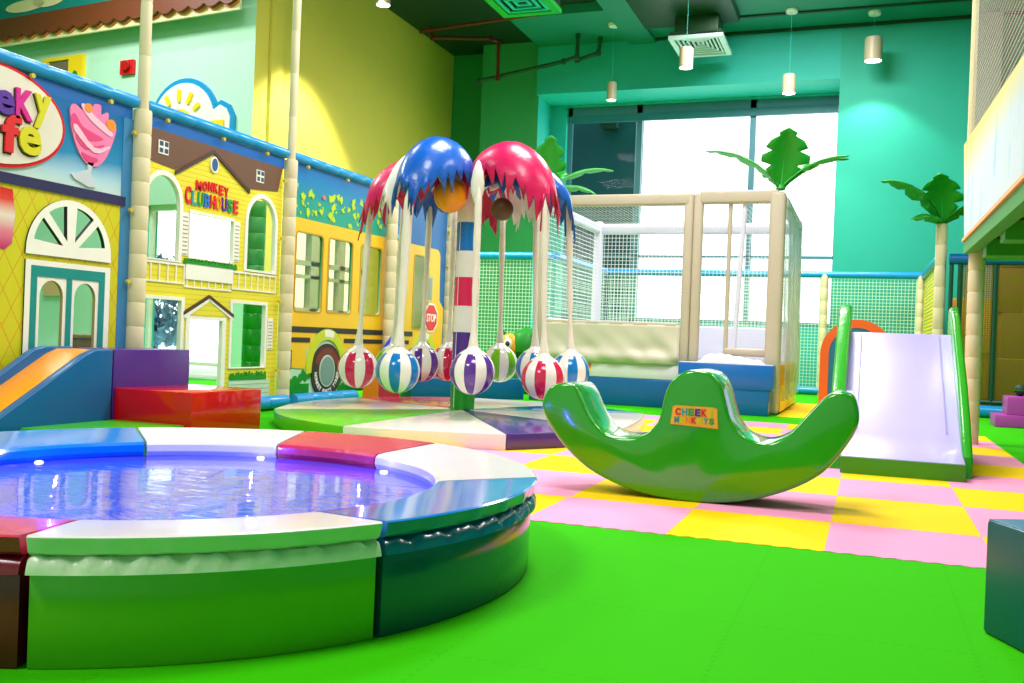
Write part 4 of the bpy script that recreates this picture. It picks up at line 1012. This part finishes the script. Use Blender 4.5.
# ------------------------------------------------------------------ interactive slide
t = thing('slide', (.23, 7.7, 0), 'pale lilac soft slide with green side rails behind the seesaw', 'slide')
SLW = mat('slide_lilac', '#C2B4F0', .3, bump=.06, bscale=60, coat=.2)
x0, x1 = -.155, .605
FSL = lambda s, t_, d: (d, s, t_)
mb = MB(); mb.pad([(6.80, 0), (8.75, 0), (8.75, .97), (8.42, .97), (7.22, .24), (7.05, .165), (6.80, .115)], x0, x1, SLW, FSL, .012); mb.build('slide_surface', t)
SLG = mat('slide_green', '#2AA61A', .25, coat=.2, bump=.2, bscale=25)
mb = MB(); mb.pad([(6.785, 0), (6.83, 0), (6.83, .11), (6.785, .11)], x0, x1, mat('lip_green', '#3C8E14', .35), FSL, .006)
mb.build('front_lip', t)
railp = [(7.0, 0), (8.80, 0), (8.80, 1.12), (8.74, 1.19), (8.60, 1.20), (8.36, 1.10), (7.60, .62), (7.25, .36), (7.02, .14)]
mb = MB(); mb.pad(railp, x0-.095, x0+.004, SLG, FSL, .02, 3); mb.build('side_rail', t, 'left side rail')
mb = MB(); mb.pad(railp, x1-.005, x1+.06, SLG, FSL, .02, 3); mb.build('side_rail', t, 'right side rail')
for a in (x0+.09, x1-.09):
    mb = MB(); mb.prism([[(7.26, .272), (8.38, .952), (8.38, .956), (7.26, .276)]], a-.004, a+.004, mat('slide_seam', '#A79CDC', .4), FSL)
    mb.build('seam', t)

# round hoop behind the slide
t = thing('tunnel_arch', (-.15, 13, 0), 'orange and blue soft arch standing behind the slide', 'arch')
FA = frame_y(13.0)
def archo(r_): return [(-.15+r_, 0)]+arc(-.15, .78, r_, r_, 0, 180, 28)+[(-.15-r_, 0)]
mb = MB(); mb.prism([archo(.44)+archo(.335)[::-1]], -.25, 0, mat('vinyl_tangerine', '#F0601A', .35), FA); mb.build('outer_arch', t)
mb = MB(); mb.prism([archo(.335)+archo(.25)[::-1]], -.25, -.01, mat('vinyl_slate_blue', '#1C6C94', .35), FA); mb.build('inner_arch', t)

# purple steps at the right edge
t = thing('step_block', (1.6, 12.8, 0), 'small purple two-step soft block at the far right by the blue tube', 'block')
VP = mat('vinyl_magenta', '#B23CA8', .35)
mb = MB(); mb.box((1.40, 12.55, 0), (2.1, 13.05, .145), VP, .012); mb.build('lower_step', t)
mb = MB(); mb.box((1.53, 12.6, .145), (2.1, 13.05, .36), VP, .012); mb.build('upper_step', t)

# blocks and toys behind the carousel
t = thing('soft_wedge', (-5.5, 10.5, 0), 'small orange fronted soft ramp with blue sloping top left of the striped post', 'wedge')
A, B, Cc, Dd = Vector((-5.56, 10.07)), Vector((-5.43, 10.22)), Vector((-5.35, 10.62)), Vector((-5.50, 10.62))
vs = [(A.x, A.y, 0), (B.x, B.y, 0), (Cc.x, Cc.y, 0), (Dd.x, Dd.y, 0), (A.x, A.y, .30), (B.x, B.y, .285), (Cc.x, Cc.y, .745), (Dd.x, Dd.y, .765)]
mb = MB(); mb.add([vs[0], vs[1], vs[5], vs[4]], [[0, 1, 2, 3]], mat('vinyl_deep_orange', '#F07812', .4)); mb.add([vs[3], vs[2], vs[1], vs[0]], [[0, 1, 2, 3]], BLACK); mb.add([vs[2], vs[3], vs[7], vs[6]], [[0, 1, 2, 3]], V_RED); mb.add([vs[3], vs[0], vs[4], vs[7]], [[0, 1, 2, 3]], V_RED)
mb.build('ramp_body', t, angle=0)
mb = MB(); mb.add([vs[1], vs[2], vs[6], vs[5]], [[0, 1, 2, 3]], mat('vinyl_crimson', '#C01440', .35)); mb.build('side_panel', t, 'crimson side panel', angle=0)
nrm = Vector((0, 0, 0)); mb = MB(); mb.add([vs[4], vs[5], vs[6], vs[7]]+[(p[0], p[1], p[2]+.02) for p in vs[4:]], [[4, 5, 6, 7], [0, 1, 5, 4], [1, 2, 6, 5], [2, 3, 7, 6], [3, 0, 4, 7]], mat('vinyl_royal', '#1E3CC8', .3)); mb.build('sloping_top', t, 'royal blue sloping top', angle=0)
t = thing('soft_bench', (-4.9, 12.0, 0), 'long low petrol blue soft bench behind the palm carousel', 'bench')
ax = Vector((.60, .80)); ay = Vector((-.80, .60)); O = Vector((-5.36, 10.95))
fnb = lambda s, t_, d: (O.x+ax.x*s+ay.x*t_, O.y+ax.y*s+ay.y*t_, d)
mb = MB(); mb.box((0, 0, 0), (.92, .32, .27), V_TEAL, .012, fnb); mb.build('cover', t)
mb = MB(); mb.box((.93, 0, 0), (1.70, .32, .27), V_TEAL, .012, fnb); mb.build('cover', t)
t = thing('soft_wedge', (-4.9, 12.6, 0), 'orange soft wedge behind the pink ball next to the post', 'wedge')
mb = MB(); mb.pad([(-5.60, 0), (-5.06, 0), (-5.06, .62), (-5.16, .62), (-5.60, .25)], -.4, 0, V_ORANGE, frame_y(12.95), .02); mb.build('cover', t)
mb = MB(); mb.prism([rect(-5.4, .02, -5.385, .3)], 0, .003, BLACK, frame_y(12.95)); mb.build('seam', t)

# green soft-play parrot
t = thing('parrot_toy', (-4.95, 13.75, 0), 'green soft parrot rider with orange face behind the hanging balls', 'toy')
TG = mat('toy_green', '#0E8A1E', .35); TO = mat('toy_orange', '#F0A41C', .35)
px, py = -4.92, 13.75
mb = MB(); mb.lathe([(0, 0), (.27, 0), (.30, .06), (.27, .3), (.2, .5), (0, .54)], TG, 20, (px, py, 0)); mb.build('body', t)
mb = MB(); mb.lathe([(0, .5), (.16, .52), (.29, .62), (.31, .76), (.24, .9), (.1, .97), (0, .98)], TG, 22, (px+.1, py+.02, 0)); hd = mb.build('head', t)
mb = MB(); mb.lathe([(.17*math.sin(PI*k/10), .19*-math.cos(PI*k/10)) for k in range(11)], TO, 16, (px-.13, py-.16, .70)); fc = mb.build('face', t, 'orange face')
mb = MB(); mb.lathe([(.06*math.sin(PI*k/8), .075*-math.cos(PI*k/8)) for k in range(9)], WHITE, 12, (px-.10, py-.30, .74)); mb.build('eye', fc)
mb = MB(); mb.lathe([(.035*math.sin(PI*k/8), .045*-math.cos(PI*k/8)) for k in range(9)], BLACK, 12, (px-.095, py-.345, .735)); mb.build('pupil', fc)
mb = MB(); mb.tube([(px-.28, py-.1, .9), (px-.26, py-.22, .82), (px-.2, py-.3, .86)], [.05, .03, .01], BLACK, 8); mb.build('crest', t)
mb = MB(); mb.pad([(px-.32, 0), (px-.16, 0), (px-.14, .34), (px-.30, .36)], 0, .06, TO, frame_y(13.55), .015); mb.build('wing', t, 'orange wing')

# ------------------------------------------------------------------ trampoline cage
TX0, TX1, TY0, TY1, TZ = -4.17, -1.06, 12.3, 15.1, 2.75
t = thing('trampoline_cage', (-2.65, 13.8, 0), 'netted trampoline cage with cream padded frame on a blue base in front of the window', 'trampoline')
FR = mat('frame_pad_cream', '#BDAE99', .5, bump=.12, bscale=20); FRW = mat('frame_pad_lilac_lit', '#D8D4E8', .5)  # lilac light on the white rear frame and pads put into their colour
NETW = net_mat('net_white', '#F6F8FA', .06, .12)
mb = MB(); mb.box((TX0-.1, TY0, 0), (-2.215, TY1+.1, .355), V_TEAL, .015); mb.box((-2.205, TY0+.02, 0), (TX1-.16, TY1+.1, .355), V_TEAL, .015); mb.build('base', t, 'blue padded base')
mb = MB(); mb.box((TX0-.06, TY0+.01, .355), (TX1, TY1+.06, .56), mat('band_white', '#E2DCE2', .4, bump=.15, bscale=8), .02); mb.build('side_band', t, 'white vinyl band')
mb = MB(); mb.box((TX0+.1, TY0+.2, .56), (TX1-.1, TY1-.1, .60), mat('jump_bed_grey', '#C9CCD6', .5), .01); mb.build('jump_bed', t)
def fp(x, y, w_, name, m_=FR, z0=.56, z1=TZ, lab=None):
    mb = MB(); mb.box((x-w_/2, y-w_/2, z0), (x+w_/2, y+w_/2, z1), m_, min(.05, w_*.3), seg=3); mb.build(name, t, lab)
fp(TX0, TY0+.05, .15, 'frame_post'); fp(-2.215, TY0+.05, .12, 'frame_post'); fp(-2.095, TY0+.05, .12, 'frame_post'); fp(TX1-.06, TY0+.05, .19, 'frame_post', z0=.0)
mb = MB(); mb.box((TX0+.08, TY1-.14, .6), (TX1-.08, TY1-.06, 1.12), FRW, .03, seg=3); mb.build('inner_pad', t, 'lilac-lit inner pad at the rear')
mb = MB(); mb.box((TX0+.05, TY0+.2, .6), (TX0+.12, TY1-.16, 1.12), FRW, .03, seg=3); mb.build('inner_pad', t, 'lilac-lit inner pad at the side')
fp(TX0+.02, TY1, .14, 'frame_post', FRW); fp(TX1-.02, TY1, .14, 'frame_post', FRW)
def beam(a, b, w_, h_, m_=FR):
    mb = MB(); lo = [min(a[k], b[k]) for k in range(3)]; hi = [max(a[k], b[k]) for k in range(3)]
    for k in range(3):
        if hi[k]-lo[k] < 1e-6: g = (h_ if k == 2 else w_)/2; lo[k] -= g; hi[k] += g
    mb.box(lo, hi, m_, .03, seg=3); mb.build('frame_beam', t)
beam((TX0, TY0+.05, TZ-.08), (-2.2, TY0+.05, TZ-.08), .13, .15); beam((-2.08, TY0+.05, TZ-.06), (TX1-.05, TY0+.05, TZ-.06), .13, .165)
beam((TX0, TY0+.1, TZ-.12), (TX0, TY1, TZ-.12), .12, .14, FRW); beam((TX1, TY0+.1, TZ-.12), (TX1, TY1, TZ-.12), .12, .14, FRW); beam((TX0, TY1, TZ-.12), (TX1, TY1, TZ-.12), .12, .16, FRW)
# vinyl wall, front left
mb = MB()
ns, nz_ = 40, 16; vs = []; fs = []
for i in range(ns+1):
    for j in range(nz_+1):
        x = TX0+.05+(-2.26-TX0-.06)*i/ns; z = .54+.52*j/nz_
        b = .02+.05*math.exp(-((z-.63)/.07)**2)+.02*math.sin(i*.35)*math.exp(-((z-.72)/.1)**2)+.012*math.sin(i*.9+j*.7)*(1-j/nz_)
        if i > 30: b += .02*math.sin((i-30)*.5+(j)*.4)*(1-j/nz_)
        vs.append((x, TY0-.0-b+.03, z))
W = nz_+1
for i in range(ns):
    for j in range(nz_): fs.append([i*W+j, (i+1)*W+j, (i+1)*W+j+1, i*W+j+1])
mb.add(vs, fs, mat('wall_cream', '#CFC6B2', .4)); mb.build('lower_wall', t, 'cream vinyl wall with loose folds', solid=.02, angle=70)
mb = MB(); mb.box((TX0+.05, TY0+.0, 1.03), (-2.3, TY0+.07, 1.09), FR, .02); mb.build('net_hem', t)
def net(name, p, u, v, m_, par, lab=None):
    """net panel from corner p along u and v (vectors)"""
    p, u, v = Vector(p), Vector(u), Vector(v); mb = MB()
    mb.quad([p[:], (p+u)[:], (p+u+v)[:], (p+v)[:]], m_, [(0, 0), (u.length, 0), (u.length, v.length), (0, v.length)])
    return mb.build(name, par, lab, angle=0)
net('net_panel', (TX0+.06, TY0+.05, 1.08), (-2.28-TX0-.06, 0, 0), (0, 0, 1.5), net_mat('net_fine', '#F4F4F2', .05, .025), t)
net('net_panel', (TX0, TY0+.1, .56), (0, TY1-TY0-.1, 0), (0, 0, 2.0), NETW, t)
net('net_panel', (TX0, TY1, .56), (TX1-TX0, 0, 0), (0, 0, 2.0), NETW, t)
net('net_panel', (TX1, TY0+.1, .56), (0, TY1-TY0-.1, 0), (0, 0, 2.0), net_mat('net_dense', '#F2F6F8', .04, .2), t)
net('net_panel', (TX0, TY0+.1, TZ-.1), (TX1-TX0, 0, 0), (0, TY1-TY0-.1, 0), NETW, t)
# door flaps
def slant(x0_, x1_, r_, m_, name, z0=.72, z1=2.63):
    mb = MB(); mb.tube([(x0_, TY0+.06, z0), (x1_, TY0+.06, z1)], r_, m_, 10); mb.build(name, t)
slant(-1.70, -1.70, .028, FR, 'door_strip'); slant(-1.60, -1.52, .030, FRW, 'door_strip')
mb = MB(); mb.box((-1.73, TY0+.02, .70), (-1.19, TY0+.10, .80), FR, .025, seg=3); mb.build('door_bar', t)
net('door_net', (-1.70, TY0+.06, .80), (.55, 0, 0), (0, 0, 1.75), net_mat('net_door', '#F4F4F4', .04, .03), t)
STK = MB(); STK.prism([rect(-3.56, .42, -3.42, .47)], .0, .004, V_YELLOW, frame_y(TY0+.012)); STK.prism([rect(-3.56, .47, -3.42, .53)], .0, .004, mat('sticker_coral', '#F07050', .4), frame_y(TY0+.012)); STK.build('sticker', t)
# right side: loose clear sheet with yellow padding below
CLR = glass_mat('clear_sheet', '#F2FAFC', .25, .45)
mb = MB(); vs = []; fs = []
for i in range(25):
    for j in range(21):
        y = TY0+.15+(TY1-TY0-.1)*i/24; z = .16+2.4*j/20
        vs.append((TX1+.055+.03*math.sin(i*1.1+j*.3)+.05*math.exp(-((z-.7)/.3)**2)*math.sin(PI*i/24), y, z))
for i in range(24):
    for j in range(20): fs.append([i*21+j, (i+1)*21+j, (i+1)*21+j+1, i*21+j+1])
mb.add(vs, fs, CLR); mb.build('clear_sheet', t, 'loose clear plastic sheet', angle=80)
mb = MB()
mb.box((TX1+.0, TY0+.2, .36), (TX1+.05, TY1, .62), mat('pad_amber', '#F5A81C', .4), .02); mb.box((TX1+.02, TY0+.2, .02), (TX1+.045, TY1, .36), V_YELLOW, .01); mb.build('side_pad', t, 'yellow and orange side padding')
mb = MB(); mb.lathe([(0, -.19), (.02, -.18), (.035, -.1), (.035, .1), (.02, .18), (0, .19)], mat('pad_grey_blue', '#8C9CB0', .4), 14, (TX1+.05, 13.4, .33)); mb.build('side_bolster', t)

# steps in front of the door
t = thing('step_block', (-1.63, 12.05, .30), 'blue soft step block, upper of the two stacked before the trampoline door', 'block', 'blue trampoline steps')
VB2 = mat('vinyl_step_blue', '#0A62B8', .3)
mb = MB(); mb.box((-2.19, 11.85, .302), (-1.06, 12.2, .605), VB2, .012); mb.build('cover', t)
mb = MB(); mb.box((-2.18, 11.86, .604), (-1.07, 12.19, .612), mat('piping_white', '#DCE4F0', .4), .003); mb.build('top_piping', t)
t = thing('step_block', (-1.63, 12.05, 0), 'blue soft step block on the floor, lower of the two before the trampoline door', 'block', 'blue trampoline steps')
mb = MB(); mb.box((-2.19, 11.86, 0), (-1.10, 12.2, .30), V_TEAL, .012); mb.build('cover', t)
mb = MB(); mb.box((-2.18, 11.855, .292), (-1.11, 11.87, .300), V_BLUE, .003); mb.build('top_piping', t)
t = thing('folded_sheet', (-1.6, 12.1, .612), 'crumpled white vinyl sheet lying on the upper blue step', 'sheet')
mb = MB(); vs = []; fs = []
for i in range(31):
    for j in range(11):
        u, v = i/30, j/10; x = -1.98+.82*u; y = 11.90+.27*v
        e = min(1, min(u, 1-u)*9)*min(1, min(v, 1-v)*5)
        vs.append((x, y, .615+e*(.055+.03*math.sin(u*5)+.015*math.sin(u*23+v*9)+.012*math.cos(v*17))))
for i in range(30):
    for j in range(10): fs.append([i*11+j, (i+1)*11+j, (i+1)*11+j+1, i*11+j+1])
mb.add(vs, fs, V_WHITE); mb.build('sheet', t, solid=.006, angle=60)

# ------------------------------------------------------------------ palm leaf crowns
PL = mat('palm_green', '#109020', .4, bump=.1, bscale=20); PL2 = mat('palm_back_green', '#46B050', .45); TRK = P_CREAM
def frond(t, o, az_, el, L, W, bend, m_, fold=.3, n=16):
    """one leaf: spine leaves o at azimuth az_ and elevation el, bends down; notched rim"""
    vs, fs = [], []; p = Vector(o); side = Vector((-math.sin(az_), math.cos(az_), 0))
    for i in range(n+1):
        u = i/n; e = el-bend*u**1.4; d = Vector((math.cos(az_)*math.cos(e), math.sin(az_)*math.cos(e), math.sin(e))); up = side.cross(d)*-1
        up = d.cross(side)*-1 if False else Vector((-math.cos(az_)*math.sin(e), -math.sin(az_)*math.sin(e), math.cos(e)))
        w_ = W*(.18+.82*min(1, u/.45)) if u < .45 else W*max(.04, math.cos((u-.45)/.55*PI/2)**.6)
        if u > .25 and i % 4 in (2,): w_ *= .62
        for v in (-1, -.5, 0, .5, 1): vs.append((p+side*w_*v-up*abs(v)*w_*fold)[:])
        p = p+d*(L/n)
    for i in range(n):
        for j in range(4): fs.append([i*5+j, i*5+j+1, (i+1)*5+j+1, (i+1)*5+j])
    mb = MB(); mb.add(vs, fs, m_); lf = mb.build('palm_leaf', t, solid=.012, angle=50)
    mb = MB(); mb.tube([Vector(vs[i*5+2])+Vector((0, 0, .004)) for i in range(0, n+1, 2)], [.014*(1-.8*i/n) for i in range(0, n+1, 2)], PL2, 6); mb.build('midrib', lf)
SIDE = math.radians(20.25)            # picture-right direction in the floor plan
def crown(t, o, leaves):
    for a, el, L, W, b, m_ in leaves: frond(t, o, math.radians(a), math.radians(el), L, W, math.radians(b), m_)
o = (TX1-.04, TY0+.05, TZ+.02)
t = thing('fabric_palm', o, 'green fabric palm leaves on the right front post of the trampoline', 'palm leaves')
mb = MB(); mb.lathe([(.05, 0), (.06, .02), (.045, .06), (0, .08)], PL, 12, o); mb.build('socket', t)
o = (o[0], o[1], o[2]+.03)
crown(t, o, [(290, 78, .74, .30, 25, PL), (197, 48, 1.08, .13, 62, PL2), (20, 48, .95, .13, 60, PL), (352, 45, .9, .11, 55, PL2), (60, 55, .7, .18, 40, PL2), (120, 50, .6, .14, 50, PL)])
o = (TX0, TY0+.05, TZ+.0)
t = thing('fabric_palm', o, 'green fabric palm leaves on the left front post of the trampoline', 'palm leaves')
mb = MB(); mb.lathe([(.05, 0), (.06, .02), (.045, .06), (0, .08)], PL, 12, o); mb.build('socket', t)
o = (o[0], o[1], o[2]+.03)
crown(t, o, [(300, 76, .78, .24, 20, PL), (20, 44, 1.02, .14, 62, PL2), (5, 25, .75, .16, 70, PL2), (195, 50, .95, .13, 60, PL), (80, 55, .7, .16, 50, PL)])
t = thing('palm_tree', (.9, 14.65, 0), 'cream padded pole with green fabric palm leaves at the fence corner behind the slide', 'palm tree')
mb = MB(); padded(mb, .885, 14.72, 0, 2.64, .075, P_CREAM, .3); mb.build('trunk', t)
o = (.885, 14.72, 2.64)
crown(t, o, [(205, 62, 1.15, .22, 80, PL), (262, 70, .85, .28, 55, PL), (225, 30, .62, .2, 75, PL), (330, 42, .6, .18, 30, PL), (20, 45, .7, .14, 60, PL2), (180, 72, .7, .2, 50, PL)])

# ------------------------------------------------------------------ net fences round the hall
NETF = net_mat('net_pale_green', '#BFE6CC', .06, .17); NETB = net_mat('net_pale_blue', '#CFE8EE', .06, .17)
def fence(name, a, b, z, label, m_=NETF, posts=(), ext=0):
    a, b = Vector(a), Vector(b); L = (b-a).length
    t = thing(name, ((a.x+b.x)/2, (a.y+b.y)/2, 0), label, 'fence')
    mb = MB(); mb.tube([(a.x, a.y, z), (b.x, b.y, z)], .062, PAD_BLUE, 14); mb.build('top_rail', t)
    mb = MB(); mb.tube([(a.x, a.y, .075), (b.x, b.y, .075)], .07, PAD_BLUE, 14); mb.build('base_tube', t)
    net('net', (a.x, a.y, .14), (b.x-a.x, b.y-a.y, 0), (0, 0, z-.19), m_, t)
    for u in posts:
        p = a.lerp(b, u); mb = MB(); padded(mb, p.x, p.y, 0, z+.0, .07, P_CREAM, .25); mb.build('fence_post', t)
fence('net_fence', (-6.6, 15.2), (-4.95, 15.2), 2.2, 'net fence with blue rail between the bus panel and the trampoline', posts=(.02,))
fence('net_fence', (-4.9, 15.25), (-4.9, 18.45), 2.2, 'net fence with blue rail running back along the left side of the trampoline')
fence('net_fence', (-4.85, 18.5), (.84, 18.5), 2.2, 'long net fence with blue rail below the window behind the trampoline', posts=(.30, .71, .995))
fence('net_fence', (.86, 18.4), (.90, 14.8), 2.2, 'short yellow net fence with blue rail between the palm tree and the teal corner', net_mat('net_yellow', '#E6D24A', .06, .5))

# ------------------------------------------------------------------ right side: enclosure and raised deck
OLV = mat('mesh_olive', '#8E8A3A', .6)
t = thing('net_enclosure', (1.7, 14.6, 0), 'olive net enclosure with dark green frame and blue rails behind the right post', 'enclosure')
DGF = mat('frame_dark_green', '#0A4A32', .4)
mb = MB(); mb.tube([(.99, 14.6, 2.14), (3.4, 14.6, 2.14)], .075, mat('pad_deep_blue', '#0A62A8', .3), 14); mb.build('top_rail', t)
mb = MB(); mb.tube([(.99, 14.3, .085), (3.4, 14.3, .085)], .08, PAD_BLUE, 14); mb.build('base_tube', t)
for x, r_ in ((1.02, .028), (1.13, .03), (1.57, .035), (2.3, .035)):
    mb = MB(); mb.tube([(x, 14.6, .17), (x, 14.6, 2.07)], r_, DGF, 8); mb.build('frame_post', t)
mb = MB(); mb.tube([(1.0, 14.6, .2), (3.4, 14.6, .2)], .035, DGF, 8); mb.build('frame_sill', t)
net('net', (1.13, 14.62, .2), (2.3, 0, 0), (0, 0, 1.9), net_mat('net_olive', '#7E7024', .03, .45), t)
t = thing('climbing_tower', (2.0, 16.6, 0), 'brown and amber stacked soft tower seen through the olive net', 'tower')
BRN = mat('tower_brown', '#8A5A1C', .6); AMB = mat('tower_amber', '#C08A14', .6)
mb = MB(); mb.box((1.75, 16.2, 0), (2.9, 17.0, .8), BRN, .03); mb.build('lower_block', t)
mb = MB(); mb.box((1.85, 16.25, .8), (2.4, 16.9, 1.5), BRN, .03); mb.build('middle_block', t)
mb = MB(); mb.box((1.8, 16.25, 1.5), (2.15, 16.9, 2.3), BRN, .03); mb.build('upper_block', t)
t = thing('soft_wall', (1.5, 17.4, 0), 'wide amber soft panel standing behind the brown tower', 'panel')
mb = MB(); mb.box((1.2, 17.3, 0), (3.4, 17.5, 1.75), AMB, .03); mb.build('cover', t)
mb = MB(); mb.box((1.2, 17.28, .84), (3.4, 17.3, .88), BRN); mb.build('seam', t)
mb = MB(); mb.box((1.54, 18.6, 0), (1.96, 18.99, 6.8), mat('paint_grey_column', '#8C9284', .6)); mb.build('pillar_right', kind='structure', angle=0)
t = thing('net_ball', (1.68, 12.95, .36), 'dark green soft ball on the purple step block at the right edge', 'ball')
mb = MB(); mb.lathe([(.07*math.sin(PI*k/10), .07-.07*math.cos(PI*k/10)) for k in range(11)], C_DARK, 16, (1.70, 12.9, .36)); mb.build('ball_cover', t)
mb = MB(); mb.lathe([(.0705, .066), (.0715, .07), (.0705, .074)], V_DGREEN, 16, (1.70, 12.9, .36)); mb.build('ball_seam', t)

DX = .79
t = thing('raised_deck', (DX+.6, 8, 1.8), 'raised play deck at upper right with white printed side board and net above', 'deck')
FD = lambda s, t_, d: (DX-d, s, t_)
m, nt, bs = base_mat('side_board_print')
tc = nt.nodes.new('ShaderNodeTexCoord'); sp = nt.nodes.new('ShaderNodeSeparateXYZ'); nt.links.new(tc.outputs['Object'], sp.inputs[0])
nz = nt.nodes.new('ShaderNodeTexNoise'); nz.inputs['Scale'].default_value = 2.2; nz.inputs['Detail'].default_value = 4
mp = nt.nodes.new('ShaderNodeMapping'); mp.inputs['Scale'].default_value = (1, 2.2, .9); nt.links.new(tc.outputs['Object'], mp.inputs[0]); nt.links.new(mp.outputs[0], nz.inputs['Vector'])
cr = nt.nodes.new('ShaderNodeValToRGB'); cr.color_ramp.elements[0].position = .56; cr.color_ramp.elements[0].color = lin('#C6D2DC'); cr.color_ramp.elements[1].position = .74; cr.color_ramp.elements[1].color = lin('#7CBCD8')
nt.links.new(nz.outputs['Fac'], cr.inputs[0])
mr = nt.nodes.new('ShaderNodeMapRange'); mr.inputs[1].default_value = .55; mr.inputs[2].default_value = .95; nt.links.new(sp.outputs[2], mr.inputs[0])
mx = nt.nodes.new('ShaderNodeMix'); mx.data_type = 'RGBA'; mx.inputs[7].default_value = lin('#F2DC1C'); nt.links.new(mr.outputs[0], mx.inputs[0]); nt.links.new(cr.outputs[0], mx.inputs[6]); nt.links.new(mx.outputs[2], bs.inputs['Base Color']); bs.inputs['Roughness'].default_value = .4
SBD = m
mb = MB(); mb.prism([[(3.6, 1.80), (9.94, 1.895), (10.35, 2.86), (6.4, 2.60), (3.6, 2.45)]], -.04, 0, SBD, FD); mb.build('side_board', t, 'white side board with yellow top and pale blue print')
mb = MB(); mb.prism([[(3.6, 1.775), (9.94, 1.87), (9.94, 1.90), (3.6, 1.805)]], -.01, .02, V_ORANGE, FD); mb.build('orange_edge', t)
mb = MB(); mb.prism([[(3.6, 1.66), (9.94, 1.76), (9.94, 1.87), (3.6, 1.775)]], -.10, .0, mat('deck_green', '#2E8E14', .5), FD); mb.build('edge_pad', t, 'green padded lower edge')
mb = MB()
for y in (5.4, 6.6, 7.8, 9.0): mb.box((DX+.10, y, 1.66), (4.2, y+.28, 1.8), mat('deck_leaf', '#2A9A1C', .5))
mb.build('joists', t)
mb = MB(); mb.box((DX+.1, 9.8, 1.70), (4.2, 9.94, 1.86), mat('deck_leaf', '#2A9A1C', .5), .02); mb.build('rear_beam', t)
mb = MB(); mb.box((DX+.05, 3.6, 1.82), (4.2, 9.94, 1.88), mat('deck_olive', '#C0BC30', .6)); mb.build('deck_board', t)
mb = MB(); padded(mb, .90, 9.86, 0, 1.8, .072, P_CREAM, .21); mb.build('support_post', t)
mb = MB(); mb.tube([(DX+.02, 9.92, 2.75), (DX+.02, 9.92, 7.0)], .03, P_CREAM, 10); mb.build('net_pole', t)
net('side_net', (DX+.02, 3.6, 2.3), (0, 6.32, 0), (0, 0, 3.2), net_mat('net_grey', '#B8B0A4', .05, .2), t)
mb = MB(); mb.tube([(DX-.02, 4.6, 3.4), (DX-.02, 7.6, 4.12), (DX-.02, 9.9, 4.6)], .07, V_DGREEN, 14); mb.build('hand_rail', t, 'glossy green padded rail')

# ------------------------------------------------------------------ light, camera, view
w = bpy.data.worlds.new('daylight'); scene.world = w; w.use_nodes = True
bg = w.node_tree.nodes['Background']; bg.inputs[0].default_value = (1, .985, .97, 1); bg.inputs[1].default_value = 3.0

def area(name, loc, size, e, col=(1, 1, 1), rot=(0, 0, 0), sy=None):
    ld = bpy.data.lights.new(name, 'AREA'); ld.energy = e; ld.size = size; ld.color = col
    if sy: ld.shape = 'RECTANGLE'; ld.size_y = sy
    lo = bpy.data.objects.new(name, ld); COL.objects.link(lo); lo.location = loc; lo.rotation_euler = rot
    return lo
for x, y, e, sz in ((-2.5, 9.0, 420, 2), (-1.0, 4.0, 300, 2), (3.5, 9.0, 300, 2), (-1.5, 15.0, 620, 2), (-4, -1, 420, 2), (-7.3, 9.0, 130, 1.4), (-11.3, 9.8, 260, 1.5), (-10.1, 11.05, 26, .12), (-9, 4, 200, 2)):  # unseen area lights added to fill the hall; the small one shadows the awning
    area('added_area_light', (x, y, 6.95), sz, e, (1, .965, .96))
# projector that plays on the slide
ld = bpy.data.lights.new('slide_projector', 'SPOT'); ld.energy = 330; ld.spot_size = math.radians(15); ld.spot_blend = .8; ld.color = (.82, .74, 1); ld.shadow_soft_size = .04
lo = bpy.data.objects.new('slide_projector', ld); COL.objects.link(lo); lo.location = (.25, 4.6, 6.6)
d = Vector((.22, 7.6, .55))-lo.location; lo.rotation_euler = d.to_track_quat('-Z', 'Y').to_euler()

F, yaw, pitch, roll = 969.0, .35342, -.00205, .03858
f = Vector((-math.sin(yaw)*math.cos(pitch), math.cos(yaw)*math.cos(pitch), math.sin(pitch)))
r = Vector((math.cos(yaw), math.sin(yaw), 0)); u = r.cross(f)
c, s = math.cos(roll), math.sin(roll)
r, u = c*r+s*u, -s*r+c*u
cd = bpy.data.cameras.new('camera'); cam = bpy.data.objects.new('camera', cd); COL.objects.link(cam)
cd.sensor_width = 36; cd.lens = F/1024*36; cd.clip_start = .05; cd.clip_end = 200
cam.matrix_world = Matrix(((r.x, u.x, -f.x, 0), (r.y, u.y, -f.y, 0), (r.z, u.z, -f.z, .8), (0, 0, 0, 1)))
scene.camera = cam
vs = scene.view_settings
scene.display_settings.display_device = 'sRGB'
vs.view_transform = 'Standard'; vs.look = 'None'; vs.exposure = 0; vs.gamma = 1; vs.use_curve_mapping = False
scene.cycles.max_bounces = 8; scene.cycles.transparent_max_bounces = 16
scene.cycles.use_denoising = True
for o in scene.objects:
    if 'o' in o: del o['o']
